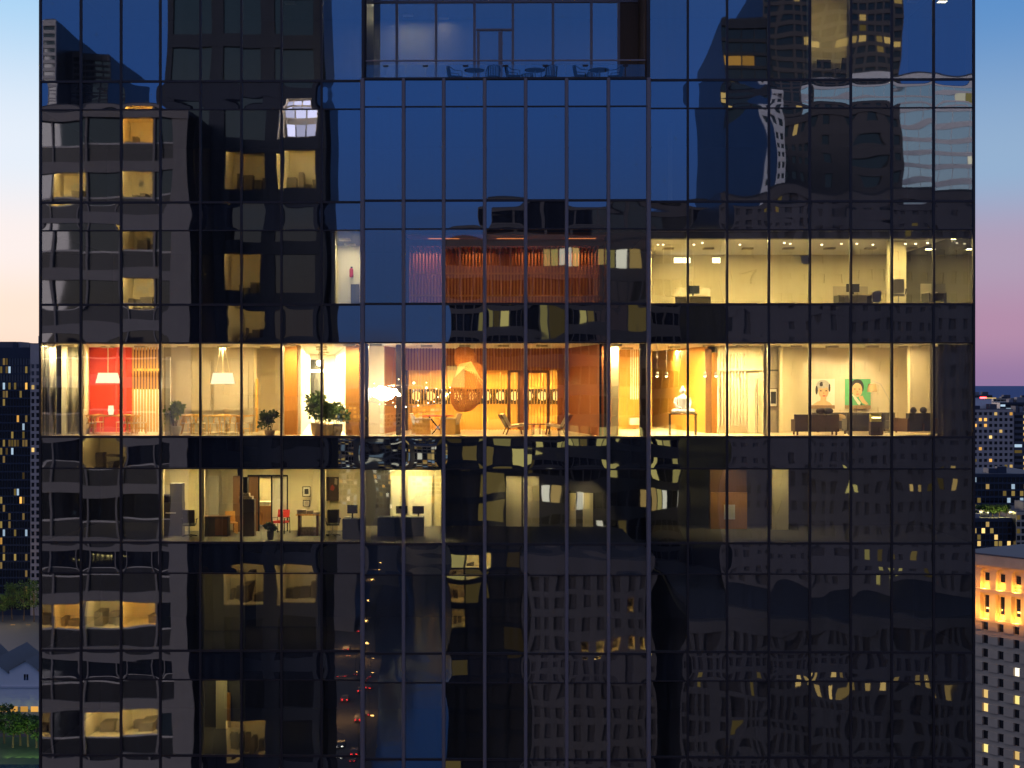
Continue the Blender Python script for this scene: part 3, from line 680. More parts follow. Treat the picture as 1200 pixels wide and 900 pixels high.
# left dining room
make_table('round-cornered pale wood table in front of the red wall', F3(130, 3.2), 0, 2.1, 1.0, group='pale wood dining tables')
wc = []
for (px, d, rz, lb) in ((105, 2.5, .15, 'pale wishbone chair at the left end of the table by the red wall'), (152, 2.5, -.3, 'pale wishbone chair in front of the red wall edge beside the screen'),
                        (113, 4.2, math.pi, 'pale wishbone chair behind the left half of the red room table'), (145, 4.2, math.pi - .2, 'pale wishbone chair behind the table glow by the red wall'),
                        (165, 3.4, -1.4, 'pale wishbone chair at the table end before the gold slat screen')):
    if not wc: wc.append(make_wishbone(lb, F3(px, d), rz, 'pale wishbone chairs'))
    else: wc.append(dup(wc[0], lb, F3(px, d), rz))
make_table('long pale wood dining table before the grey wall panels', F3(247, 3.4), 0, 3.3, 1.0, group='pale wood dining tables')
for i, (px, d, rz, lb) in enumerate(((219, 2.4, .1, 'wishbone chair beside the lime green potted plant'), (232, 2.6, -.1, 'wishbone chair behind the window post near the grey panel'),
                        (252, 2.4, 0, 'wishbone chair centred under the white drum pendant'), (271, 2.4, 0, 'wishbone chair just right of the pendant before the long table'),
                        (288, 2.8, -1.2, 'wishbone chair at the right end of the long table'), (228, 4.3, math.pi, 'wishbone chair on the far side of the long table, left'),
                        (262, 4.3, math.pi, 'wishbone chair on the far side of the long table, under the pendant'))):
    dup(wc[0], lb, F3(px, d), rz)
make_pendant('white drum pendant hanging before the red wall', 126.5, 3.2, 437, 449, .76, .96, CL[3] - .02)
make_pendant('white drum pendant on three cables before the grey wall panels', 261, 3.4, 437, 450, .78, .96, CL[3] - .02, True)
t = thing('table_lamp', 'glowing glass table lamp on the table by the red wall', 'lamp', (XW(130, 3.2), 3.2, k3 + .74))
obj('lamp_base', MB().lathe([(.10, 0), (.10, .02)], n=14), 'brass', t); obj('lamp_shade', MB().lathe([(.09, .02), (.12, .18), (.10, .38)], n=16), 'shade_glow', t, smooth=True)
# slat screen (gold) by the red room
ms = MB(); x = XW(155, 5.6)
while x < XW(187, 5.6): ms.box(x, x + .045, 5.6, 5.68, k3, CL[3] - .02); x += .125
obj('slat_screen', ms, 'wood_gold', storey[3])
pbox(3, 'wall_rail', 'wood_gold', 155, 187, 432, 434.5, 8.6, .2)
make_plant('leafy lime green plant in a white pot beside the white column', 205, 1.8, 1.32, .75, .36, .26, 'leaf_lime', 'pot_white', n=460, ls=.17)
point(None, (XW(203, .6), .6, k3 + 2.0), 14, (1, .85, .5), .1)  # unseen light added to brighten the lime plant
make_plant('dark bushy plant on the sill left of the orange timber panel', 316, 1.5, .98, .75, .2, .2, 'leaf_green', 'pot_beige', n=420, ls=.14)
make_plant('tall dark shrub in the left beige pot of the bright entrance', 372, 1.6, 1.75, .95, .48, .26, n=620, ls=.17)
make_plant('dark shrub in the middle beige pot of the bright entrance', 383, 1.2, 1.30, .85, .44, .24, n=520, ls=.16)
make_plant('broad dark shrub in the right beige pot of the bright entrance', 394, 1.6, 1.35, 1.0, .44, .25, n=600, ls=.16)
t = thing('hanging_bulb', 'bright bare bulb lamp hanging in the white entrance hall', 'lamp', (XW(374, 6), 6, CL[3] - .75))
obj('bulb', MB().ball((0, 0, .08), .11), 'bulb_hot', t, smooth=True); obj('cable', MB().tube([(0, 0, .2), (0, 0, .73)], .015), 'black_metal', t)
# chandelier of glass bubbles
t = thing('bubble_chandelier', 'sparkling ring chandelier of small glass bulbs with a blazing cluster', 'chandelier', (XW(476, 1.7), 1.7, ZW(464, 1.7)))
rx = (XW(526, 1.7) - XW(428, 1.7)) / 2
ring = [(rx * math.cos(a), .9 * math.sin(a), -.42 * math.sin(a)) for a in [2 * math.pi * i / 48 for i in range(48)]]
obj('ring', MB().tube(ring, .012, 5, True), 'steel', t)
bm_ = MB()
for i, p_ in enumerate(ring):
    q = Vector(p_) + Vector((rnd.gauss(0, .04), rnd.gauss(0, .04), rnd.gauss(0, .06)))
    if i % 2 == 0: bm_.ball(q, rnd.choice((.022, .03, .042)), 8)
    if i % 5 == 0: bm_.ball(q + Vector((0, 0, .2)), .022, 8)
obj('bulb', bm_, 'bulb_warm', t)
cl = MB()
for (a, b_, r_) in ((-.52, 0, .20), (-.75, .02, .14), (-.98, .05, .10), (-.28, -.02, .16), (-.06, .06, .09), (-.6, .16, .10), (-.4, -.15, .10), (-1.15, .0, .06), (.1, -.05, .05)): cl.ball((a - .38, -.1, b_ + .1), r_ * 1.4, 12)
obj('bulb_cluster', cl, 'bulb_hot', t, smooth=True)  # spheres enlarged so their shape gives the glow around the light
obj('cable', MB().tube([(-.6, 0, .3), (-.4, 0, CL[3] - ZW(464, 1.7) - .02)], .006).tube([(.6, 0, .1), (.4, 0, CL[3] - ZW(464, 1.7) - .02)], .006), 'steel', t)
# woven sculpture
t = thing('woven_sculpture', 'tall twisted woven amber wire sculpture hanging in the lobby', 'sculpture', (XW(545, 3.6), 3.6, ZW(490, 3.6)))
def blob(cx, cz, rx, rz, n, ph, tw, mat, nm, lean, r_=.011):
    mb = MB()
    for i in range(n):
        a0 = 2 * math.pi * i / n
        for sgn in (1, -1):
            pts = []
            for j in range(13):
                v = math.pi * (.03 + .94 * j / 12); a = a0 + sgn * tw * j / 12 + ph
                z = -rz * math.cos(v); r2 = rx * math.sin(v) ** .8 * (1 + .12 * math.sin(2 * a))
                pts.append((cx + r2 * math.cos(a) + lean * z, r2 * .7 * math.sin(a), cz + z))
            mb.tube(pts, r_, 4)
    return obj(nm, mb, mat, t)
s0 = .0341
blob(.12, 1.25, .66, 1.0, 40, 0, 1.9, 'amber_weave', 'lower_body', .18); blob(.02, 2.36, .42, .52, 30, .4, 2.4, 'amber_weave', 'upper_body', -.15)
hl = MB()
for i in range(16): hl.tube([(-.42 + .012 * i, -.25, 1.62 + .035 * i), (-.05 + .02 * i, -.45, 1.98 + .018 * i), (.38 + .016 * i, -.30, 1.72 - .01 * i + .02), (.70 + .006 * i, -.05, 1.25 + .012 * i)], .010, 4)
obj('highlight_sash', hl, 'highlight_weave', t)  # pale strands: the highlight on the weave is put into their colour
obj('cable', MB().tube([(.0, 0, 2.85), (0, 0, CL[3] - ZW(490, 3.6) - .02)], .008), 'steel', t)
spot(None, (XW(530, 1.2), 1.0, CL[3] - .1), (XW(547, 3.6), 3.6, ZW(440, 3.6)), 520, 44, (1, .68, .28))
# lobby seats
t = thing('round_table', 'red topped table on crossed black trestle legs', 'table', F3(513, 3.0))
obj('table_top', MB().lathe([(.62, .70), (.64, .72), (.62, .75)], n=24), 'red_top', t)
obj('leg', MB().bar((-.35, -.25, .70), (.22, -.2, 0), .03, .03).bar((.35, -.25, .70), (-.22, -.2, 0), .03, .03), 'black_metal', t)
obj('leg', MB().bar((-.35, .25, .70), (.22, .2, 0), .03, .03).bar((.35, .25, .70), (-.22, .2, 0), .03, .03), 'black_metal', t)
def make_armchair(label, loc, rz, group, seat='fabric_cream', wood='wood_chair'):
    t = thing('plywood_armchair', label, 'chair', loc, rz, group)
    obj('seat', MB().box(-.30, .30, -.30, .28, .38, .46), seat, t)
    obj('backrest', MB().bar((0, -.30, .44), (0, -.40, .82), .58, .05, (1, 0, 0)), seat, t)
    for sx in (-1, 1):
        obj('side_panel', MB().box(sx * .30 - .02, sx * .30 + .02, -.34, .30, 0, .60), wood, t)
        obj('arm', MB().box(sx * .30 - .06, sx * .30 + .06, -.34, .30, .602, .65), seat, t)
    return t
a1 = make_armchair('cream armchair on the left of the red topped table', F3(494, 2.8), -1.3, 'plywood armchairs at the red table'); dup(a1, 'cream armchair on the right of the red topped table', F3(527, 2.8), 1.3)
def make_lounge(label, loc, rz):
    t = thing('lounge_chair', label, 'chair', loc, rz, 'low lounge chairs in the lobby')
    obj('seat', MB().bar((0, .36, .40), (0, -.22, .30), .66, .10, (1, 0, 0)), 'fabric_cream', t); obj('backrest', MB().bar((0, -.24, .32), (0, -.52, .80), .62, .12, (1, 0, 0)), 'fabric_cream', t)
    obj('back_shell', MB().bar((0, -.32, .28), (0, -.60, .78), .60, .04, (1, 0, 0)), 'wood_brown', t)
    for sx in (-1, 1):
        obj('leg', MB().bar((sx * .27, .30, .36), (sx * .30, .36, 0), .05, .04), 'wood_brown', t); obj('leg', MB().bar((sx * .27, -.28, .28), (sx * .30, -.40, 0), .05, .04), 'wood_brown', t)
    return t
lc = make_lounge('cream lounge chair left of the low coffee table', F3(603, 2.6), -1.35); dup(lc, 'cream lounge chair with dark shell right of the low coffee table', F3(652, 2.6), 1.35)
t = thing('coffee_table', 'low dark coffee table between two lounge chairs', 'table', F3(629, 2.8)); obj('table_top', MB().box(-.5, .5, -.3, .3, .38, .42), 'wood_brown', t)
for sx in (-1, 1): obj('leg', MB().box(sx * .12 - .04, sx * .12 + .04, -.1, .1, 0, .379), 'red_top', t)
# globe lamps over the bar
gl0 = None
spots_ = ['gold globe lamp nearest the dark jamb at the bar end', 'second gold globe lamp from the bar end jamb', 'gold globe lamp left of the woven sculpture', 'gold globe lamp behind the woven sculpture left half', 'gold globe lamp behind the woven sculpture right half',
          'gold globe lamp just right of the woven sculpture', 'gold globe lamp left of the narrow bar door', 'gold globe lamp seen through the narrow bar door', 'gold globe lamp in the wide bar door, its left side', 'gold globe lamp in the wide bar door, its right side', 'gold globe lamp at the wood panel end of the bar']
for i, lb in enumerate(spots_):
    loc = (XW(488 + i * 16.4, 8.3), 8.3, ZW(464, 8.3))
    if gl0 is None:
        gl0 = thing('globe_lamp', lb, 'lamp', loc, 0, 'globe lamps above the bar')
        obj('globe', MB().ball((0, 0, 0), .20, 14), 'globe_glow', gl0, smooth=True); obj('cable', MB().tube([(0, 0, .2), (0, 0, ZW(434, 8.3) - loc[2])], .01, 5), 'brass', gl0)
    else: dup(gl0, lb, loc)
# gallery: figure on a console table
t = thing('console_table', 'slim dark console table under the white seated statue', 'table', F3(800, 2.0))
obj('table_top', MB().box(-.54, .54, -.22, .22, .80, .84), 'wood_dark', t)
for sx in (-1, 1):
    for sy in (-1, 1): obj('leg', MB().box(sx * .50 - .02, sx * .50 + .02, sy * .19 - .02, sy * .19 + .02, 0, .799), 'wood_dark', t)
t = thing('seated_statue', 'white cross-legged meditating statue on the console table', 'statue', (XW(800, 2.0), 2.0, k3 + .84))
bd = MB()
bd.lathe([(.10, .12), (.20, .16), (.21, .30), (.19, .40), (.24, .52), (.235, .60), (.16, .68), (.075, .72), (.07, .78)], n=16, sy=.62)
for sx in (-1, 1):
    bd.tube([(sx * .12, -.02, .13), (sx * .36, -.10, .10), (sx * .42, -.14, .08), (sx * .12, -.26, .09), (-sx * .08, -.26, .10)], [.11, .10, .085, .075, .05], 10)
    bd.tube([(sx * .23, 0, .60), (sx * .30, -.02, .42), (sx * .25, -.14, .26), (sx * .08, -.22, .20)], [.075, .065, .055, .045], 8)
obj('body', bd, 'plaster_white', t, smooth=True)
hd = MB().ball((0, -.01, .88), .115, 14, .92, 1, 1.15); hd.ball((0, .01, 1.02), .055, 10); hd.ball((0, -.125, .87), .022, 8)
for sx in (-1, 1): hd.ball((sx * .108, 0, .85), .03, 8, .5, .8, 1.7)
obj('head', hd, 'plaster_white', t, smooth=True)
spot(None, (XW(783, 1.4), 1.2, CL[3] - .3), (XW(800, 2), 2.0, k3 + 1.2), 800, 40)
tl0 = None
for px, d, lb in ((770, 3, 'chrome spotlight hanging by the first window post of the gallery'), (781, 3, 'second chrome spotlight over the statue, its left one'), (826, 3, 'chrome spotlight before the brown panel, left of its pair'), (839, 3, 'chrome spotlight before the brown panel, right of its pair')):
    loc = (XW(px, d), d, ZW(440, d, px))
    if tl0 is None:
        tl0 = thing('hanging_spotlight', lb, 'lamp', loc, 0, 'hanging chrome gallery spotlights')
        obj('lamp_head', MB().lathe([(.05, .14), (.075, .0), (.07, -.02)], n=14), 'steel', tl0, smooth=True); obj('bulb', MB().ball((0, 0, -.02), .055, 10), 'bulb_warm', tl0)
        obj('cable', MB().tube([(0, 0, .14), (0, 0, CL[3] - loc[2] - .02)], .008), 'steel', tl0)
    else: dup(tl0, lb, loc)
# pictures
def framed(label, px0, px1, py0, py1, d, art, mat2, frame='wood_brown', k=3, name='framed_picture', group=None, mt=.25):
    x0, x1, z0, z1 = XW(px0, d), XW(px1, d), ZW(py1, d, px0), ZW(py0, d, px0)
    t = thing(name, label, 'picture', ((x0 + x1) / 2, d, z0), 0, group); w, h = (x1 - x0) / 2, z1 - z0
    fr = MB(); e = .03
    fr.box(-w, w, -.03, 0, 0, e).box(-w, w, -.03, 0, h - e, h).box(-w, -w + e, -.03, 0, e, h - e).box(w - e, w, -.03, 0, e, h - e)
    obj('frame', fr, frame, t); obj('mount', MB().box(-w + e, w - e, -.012, -.004, e, h - e), mat2, t)
    obj('print', MB().box(-w * (1 - mt * 2) , w * (1 - mt * 2), -.018, -.013, h * mt, h * (1 - mt)), art, t)
    return t
framed('small dark print in a brown frame on the grey wall', 901.5, 911, 455, 477, 4.88, 'black_paint', 'paper', mt=.18)
def portrait(label, px0, px1, py0, py1, d, canvas, kind):
    x0, x1, z0, z1 = XW(px0, d), XW(px1, d), ZW(py1, d, px0), ZW(py0, d, px0)
    t = thing('portrait_painting', label, 'painting', ((x0 + x1) / 2, d, z0), 0, 'large flat portraits in the sitting room')
    w, h = (x1 - x0) / 2, z1 - z0; y = -.04
    obj('canvas', MB().box(-w, w, y, 0, h * .12, h), canvas, t); obj('canvas_band', MB().box(-w, w, y - .001, 0, 0, h * .119), 'tan_paint', t)
    def ell(cx, cz, rx, rz, n=18, a0=0, a1=2 * math.pi): return [(w * (cx + rx * math.cos(a0 + (a1 - a0) * i / n)), h * (cz + rz * math.sin(a0 + (a1 - a0) * i / n))) for i in range(n + (0 if a1 - a0 > 6.2 else 1))]
    lay = [0]
    def flat(nm, poly, mat):
        lay[0] += 1; obj(nm, MB().prism(poly, y - .004 * lay[0] - .003, y - .004 * lay[0]), mat, t)
    if kind == 0:
        flat('shoulders', [(-.85 * w, .121 * h), (-.5 * w, .22 * h), (-.18 * w, .28 * h), (-.15 * w, .40 * h), (.30 * w, .40 * h), (.28 * w, .27 * h), (.6 * w, .21 * h), (.8 * w, .121 * h)], 'skin_paint')
        flat('hair', ell(.03, .74, .58, .23), 'silver_paint'); flat('hair_patch', ell(-.1, .80, .16, .10), 'black_paint'); flat('hair_patch', ell(-.5, .62, .10, .15), 'black_paint'); flat('hair_patch', ell(.56, .70, .07, .14), 'black_paint')  # grey hair with dark patches
        flat('face', ell(.06, .57, .42, .215), 'skin_paint'); flat('fringe', ell(.0, .765, .36, .085), 'silver_paint'); flat('lock', ell(-.12, .80, .14, .05), 'black_paint')
        for sx in (-.16, .28): flat('eye', ell(sx, .60, .09, .018), 'black_paint')
        flat('mouth', ell(.10, .43, .13, .022), 'lip_paint'); flat('nose', ell(.08, .52, .035, .03), 'tan_paint')
    else:
        flat('jacket', [(-w, .121 * h), (-.98 * w, .30 * h), (-.6 * w, .42 * h), (-.2 * w, .40 * h), (.2 * w, .16 * h), (.25 * w, .121 * h)], 'green_canvas')
        flat('shirt', [(-.5 * w, .50 * h), (-.25 * w, .45 * h), (.22 * w, .20 * h), (.12 * w, .121 * h), (-.02 * w, .16 * h)], 'white_canvas')
        flat('hair', ell(-.05, .84, .44, .15), 'black_paint'); flat('hair', ell(.36, .72, .10, .14), 'black_paint')
        flat('face', ell(-.06, .63, .40, .235), 'skin_paint')
        for sx in (-.25, .12): flat('eye', ell(sx, .66, .08, .014), 'black_paint')
        flat('mouth', ell(-.04, .49, .12, .014), 'lip_paint'); flat('nose', ell(-.06, .57, .035, .03), 'tan_paint')
        flat('hand', [(.05 * w, .42 * h), (.35 * w, .44 * h), (.52 * w, .30 * h), (.82 * w, .15 * h), (.62 * w, .125 * h), (.3 * w, .20 * h), (.1 * w, .34 * h)], 'skin_paint'); flat('cuff', [(.2 * w, .121 * h), (.22 * w, .18 * h), (.3 * w, .18 * h), (.34 * w, .121 * h)], 'black_paint')
    return t
portrait('flat painted portrait of a woman with grey hair on a cream canvas', 949.5, 978, 444, 479, 6.52, 'white_canvas', 0)
portrait('flat painted portrait of a dark haired man on a green canvas', 990, 1020, 444, 479, 6.52, 'green_canvas', 1)
# sitting room
def make_sofa(label, loc, rz, ln, mat, n=3, cush=None):
    t = thing('sofa', label, 'sofa', loc, rz, 'low sofas in the sitting room')
    obj('base', MB().box(-ln / 2, ln / 2, -.42, .42, .14, .34), mat, t); obj('backrest', MB().box(-ln / 2, ln / 2, -.42, -.20, .341, .80), mat, t)
    for i in range(n): obj('seat_cushion', MB().box(-ln / 2 + .17 + i * (ln - .34) / n, -ln / 2 + .15 + (i + 1) * (ln - .34) / n, -.19, .43, .342, .48), mat, t)
    for sx in (-1, 1): obj('arm', MB().box(sx * (ln / 2 - .08) - .08, sx * (ln / 2 - .08) + .08, -.199, .42, .341, .60), mat, t)
    for sx in (-1, 1):
        for sy in (-1, 1): obj('leg', MB().box(sx * (ln / 2 - .1) - .03, sx * (ln / 2 - .1) + .03, sy * .36 - .03, sy * .36 + .03, 0, .139), 'wood_brown', t)
    return t
make_sofa('brown leather sofa seen from behind under the woman portrait', F3(955, 2.2), 0, 1.7, 'sofa_brown', 2)
make_sofa('long grey sofa against the wall under the two portraits', F3(1002, 5.6), math.pi, 3.4, 'sofa_grey', 4)
make_sofa('dark sofa seen from behind at the right of the sitting room', F3(1012, 3.0), 0, 1.5, 'sofa_grey', 2)
for i, (px, d, z, mt, lb) in enumerate(((962, 2.3, .80, 'sofa_brown', 'brown cushion resting on the near sofa back'), (970, 2.3, .80, 'sofa_grey', 'grey cushion on the end of the near sofa back'), (985, 5.5, .48, 'cushion_tan', 'tan cushion on the long grey sofa'), (1000, 5.5, .48, 'cushion_tan', 'tan cushion on the long sofa near the green portrait'))):
    tag(obj('cushion', MB().ball((0, 0, .13), .22, 12, 1, .45, .62), mt, None, (XW(px, d), d, k3 + z), rnd.uniform(-.3, .3), True), lb, 'cushion', 'sofa cushions')
t = thing('arc_lamp', 'arc floor lamp with tan shade beside the green portrait', 'lamp', F3(1042, 4.6))
xo = XW(1022, 4.6) - XW(1042, 4.6)
obj('base', MB().lathe([(.18, 0), (.18, .04)], n=16), 'steel', t)
obj('arm', MB().tube([(0, 0, .04), (.02, 0, .8), (0, 0, 1.35), (xo * .5, 0, 1.98), (xo, 0, 2.12), (xo, 0, 2.02)], .014), 'steel', t)
obj('lamp_shade', MB().lathe([(.21, 1.66), (.15, 1.98), (.05, 2.0)], (xo, 0, 0), 18), 'cushion_tan', t, smooth=True)
t = thing('side_lamp', 'square yellow lamp glowing on a low table below the arc lamp', 'lamp', F3(1026, 2.0))
obj('lamp_shade', MB().box(-.20, .20, -.12, .12, .52, .84), 'cushion_yellow', t); obj('base', MB().box(-.22, .22, -.16, .16, 0, .519), 'wood_dark', t); obj('tube_bulb', MB().box(-.17, .17, -.135, -.122, .66, .70), 'strip_glow', t)
def make_club(label, loc, rz):
    t = thing('club_chair', label, 'chair', loc, rz, 'club chairs by the end windows')
    obj('seat', MB().box(-.36, .36, -.36, .36, .16, .46), 'sofa_grey', t); obj('backrest', MB().box(-.36, .36, -.40, -.22, .461, .86), 'sofa_grey', t)
    for sx in (-1, 1): obj('arm', MB().box(sx * .40 - .06, sx * .40 + .06, -.40, .36, .16, .66), 'wood_brown', t)
    obj('headrest', MB().ball((-.05, -.30, .97), .14, 12, 1, .7, .95), 'sofa_grey', t, smooth=True)
    return t
cc = make_club('dark club chair with round headrest before the bright wall strip', F3(1065, 1.8), .5); dup(cc, 'dark club chair in the shade by the grey wall', F3(1083, 2.0), -.2)
# curtains
def curtain(label, px0, px1, d, k, mat, amp=.06, z1=None):
    x0, x1 = XW(px0, d), XW(px1, d); n = max(8, int((x1 - x0) / .04)); h = CL[k] - FL[k] - .06
    vs = []; 
    for i in range(n + 1):
        u = i / n; y = amp * math.sin(u * (x1 - x0) * 22 + .6 * math.sin(u * 9))
        vs += [((x1 - x0) * u, y, 0), ((x1 - x0) * u, y * .7, h)]
    mb = MB(); mb.add(vs, [(2 * i, 2 * i + 2, 2 * i + 3, 2 * i + 1) for i in range(n)])
    o = obj('curtain', mb, mat, None, (x0, d, FL[k] + .02), 0, True)
    md = o.modifiers.new('thick', 'SOLIDIFY'); md.thickness = .01
    return tag(o, label, 'curtain', 'long curtains in the bright storey')
curtain('beige curtain drawn back at the left end of the bright storey', 51, 66, 1.0, 3, 'curtain_grey')
curtain('loose beige curtain hanging right of the slim white column', 79, 92, 2.6, 3, 'curtain_grey', .09)
curtain('grey curtain filling the last window of the bright storey', 1099, 1138, .7, 3, 'curtain_dark', .05)

# ---- office storey
k4 = FL[4] + .006
def F4(px, d): return (XW(px, d), d, k4)
def make_office_chair(label, loc, rz, mat):
    t = thing('office_chair', label, 'chair', loc, rz, 'office chairs under the bright storey')
    obj('seat', MB().box(-.24, .24, -.22, .25, .44, .52), mat, t); obj('backrest', MB().bar((0, -.24, .55), (0, -.32, 1.08), .46, .06, (1, 0, 0)), mat, t)
    obj('column', MB().tube([(0, 0, .08), (0, 0, .44)], .03), 'steel', t)
    bs = MB()
    for i in range(5): bs.bar((0, 0, .09), (.30 * math.cos(i * 1.257), .30 * math.sin(i * 1.257), .05), .04, .04)
    obj('base', bs, 'black_metal', t)
    for sx in (-1, 1): obj('arm', MB().bar((sx * .28, -.15, .70), (sx * .28, .18, .70), .05, .03).bar((sx * .28, .0, .69), (sx * .25, .0, .50), .03, .03), 'black_metal', t)
    return t
oc = make_office_chair('grey mesh office chair beside the tall filing shelves', F4(222, 1.9), .1, 'office_grey'); dup(oc, 'blue grey office chair under the dark abstract painting', F4(390, 2.2), .2)
t = thing('filing_shelf', 'stepped dark filing shelves in the cream office', 'shelf', F4(205, 2.6))
obj('cabinet', MB().box(-.5, .35, -.25, .25, 0, 1.30), 'office_grey', t); obj('hutch', MB().box(-.15, .33, -.22, .25, 1.301, 2.05), 'office_grey', t); obj('box', MB().box(-.48, -.2, -.2, .2, 1.301, 1.6), 'black_metal', t); obj('paper_tray', MB().box(-.30, .1, -.32, -.251, .88, .92), 'paper', t)
t = thing('low_cabinet', 'low brown office cabinet before the glazed partition', 'cabinet', F4(252, 2.4)); obj('carcass', MB().box(-.55, .55, -.25, .25, 0, .74), 'office_grey', t); obj('top', MB().box(-.58, .58, -.28, .28, .741, .78), 'wood_brown', t); obj('door', MB().box(.05, .52, -.27, -.251, .05, .70), 'wood_brown', t)
t = thing('wooden_chair', 'orange wooden chair in the glazed meeting office', 'chair', F4(271, 3.2), .4); obj('seat', MB().box(-.22, .22, -.2, .2, .42, .46), 'wood_orange', t); obj('backrest', MB().bar((0, .19, .46), (0, .24, .88), .40, .03, (1, 0, 0)), 'wood_orange', t)
for sx in (-1, 1):
    for sy in (-1, 1): obj('leg', MB().box(sx * .19 - .02, sx * .19 + .02, sy * .17 - .02, sy * .17 + .02, 0, .419), 'wood_orange', t)
t = thing('bookcase', 'dark bookcase with papers by the open brown door', 'bookcase', F4(290, 2.4)); obj('carcass', MB().box(-.22, .30, -.22, .22, 0, 1.45), 'wood_dark', t)
obj('upper_case', MB().box(-.18, .02, -.2, .2, 1.70, 2.3), 'black_metal', t); obj('papers', MB().box(-.3, .22, -.2, .15, 1.451, 1.56).box(-.2, .1, -.15, .1, 1.561, 1.68), 'book_mix', t)
t = thing('wooden_desk', 'orange wooden desk with papers in the room beyond the door', 'desk', F4(311, 6.2)); obj('desk_top', MB().box(-.8, .8, -.35, .35, .82, .88), 'wood_orange', t); obj('front_panel', MB().box(-.75, .75, -.30, -.27, .1, .819), 'wood_orange', t); obj('paper_stack', MB().box(-.35, .2, -.25, .2, .881, 1.05), 'paper', t)
t = thing('visitor_chair', 'red upholstered visitor chair by the glazed door', 'chair', F4(329, 3.4), -.3); obj('seat', MB().box(-.26, .26, -.24, .24, .42, .50), 'red_fabric', t); obj('backrest', MB().bar((0, .24, .62), (0, .30, .92), .5, .05, (1, 0, 0)), 'red_fabric', t)
for sx in (-1, 1): obj('leg', MB().tube([(sx * .27, -.24, 0), (sx * .27, -.22, .62), (sx * .27, .24, .62), (sx * .27, .28, 0)], .018), 'black_metal', t)
make_plant('small spiky plant in a grey pot on the office sill', 317, .9, .62, .42, .34, .14, 'leaf_green', 'office_grey', 4, 160, .16, group=None)
framed('small framed print hanging above another on the cream office wall', 354.5, 364, 570, 582, 4.5, 'black_paint', 'paper', 'wood_dark', 4, mt=.24)
framed('small framed certificate hanging lowest on the cream office wall', 355, 363.5, 586, 593.5, 4.5, 'panel_grey', 'paper', 'wood_dark', 4, mt=.2)
t = thing('abstract_painting', 'large dark abstract painting with red patch in the corner office', 'painting', (XW(388, 4.5), 4.5, ZW(587, 4.5)))
w = XW(397, 4.5) - XW(388, 4.5); h = ZW(559, 4.5) - ZW(587, 4.5); obj('canvas', MB().box(-w, w, -.04, 0, 0, h), 'wood_dark', t); obj('red_patch', MB().prism([(-.1 * w, .45 * h), (.3 * w, .42 * h), (.5 * w, .55 * h), (.2 * w, .68 * h), (-.05 * w, .6 * h)], -.046, -.041), 'red_top', t); obj('grey_patch', MB().prism([(.45 * w, .7 * h), (.8 * w, .66 * h), (.85 * w, .92 * h), (.5 * w, .95 * h)], -.046, -.041), 'panel_grey', t)
t = thing('work_table', 'wooden work table stacked with papers under the framed prints', 'table', F4(362, 2.6)); obj('table_top', MB().box(-.48, .48, -.3, .3, .80, .85), 'wood_orange', t)
for sx in (-1, 1): obj('leg', MB().box(sx * .36 - .04, sx * .36 + .04, -.25, .25, 0, .799), 'wood_brown', t)
obj('papers', MB().box(-.45, -.1, -.2, .2, .851, 1.02).box(-.05, .2, -.2, .1, .851, .98).box(.22, .46, -.2, .2, .851, .92), 'book_mix', t); obj('lower_papers', MB().box(-.3, .30, -.2, .2, .02, .32), 'book_mix', t)
t = thing('computer_desk', 'dark blue desk with a monitor at the corner office window', 'desk', F4(416, 1.6)); obj('desk', MB().box(-.45, .30, -.35, .35, 0, .76), 'office_blue', t); mo = obj('monitor', MB().box(-.30, .10, .0, .05, .95, 1.28), 'screen_dark', t); obj('monitor_stand', MB().box(-.13, -.07, .0, .04, .761, .949), 'black_metal', mo); obj('papers', MB().box(-.4, -.15, -.25, .1, .761, .84), 'paper', t)
t = thing('office_desk', 'dark desk with screens before the bright white doors', 'desk', F4(470, 2.6)); obj('desk', MB().box(-.9, .9, -.35, .35, 0, .74), 'office_blue', t); 
for a in (-.2, .45): 
    mo = obj('monitor', MB().box(a, a + .45, .0, .05, .86, 1.16), 'screen_dark', t); obj('monitor_stand', MB().box(a + .2, a + .26, 0, .04, .741, .859), 'black_metal', mo)
t = thing('filing_cabinet', 'orange timber cabinets behind the far dark office window', 'cabinet', F4(853, 5.6)); obj('carcass', MB().box(-.75, .75, -.25, .3, 0, 1.5), 'wood_orange', t); obj('upper_shelf', MB().box(-.75, .75, -.1, .3, 1.501, 2.5), 'wood_brown', t); obj('papers', MB().box(-.2, .25, -.3, -.251, .4, 1.0), 'paper', t)
t = thing('fire_extinguisher', 'small red fire extinguisher on the white corridor wall upstairs', 'extinguisher', (XW(412, 5.9), 5.9, ZW(325, 5.9, 412))); obj('cylinder', MB().lathe([(.07, 0), (.08, .03), (.08, .32), (.04, .38)], (0, -.08, 0), 12), 'red_fabric', t, smooth=True); obj('nozzle', MB().box(-.03, .05, -.10, -.06, .381, .44), 'black_metal', t)

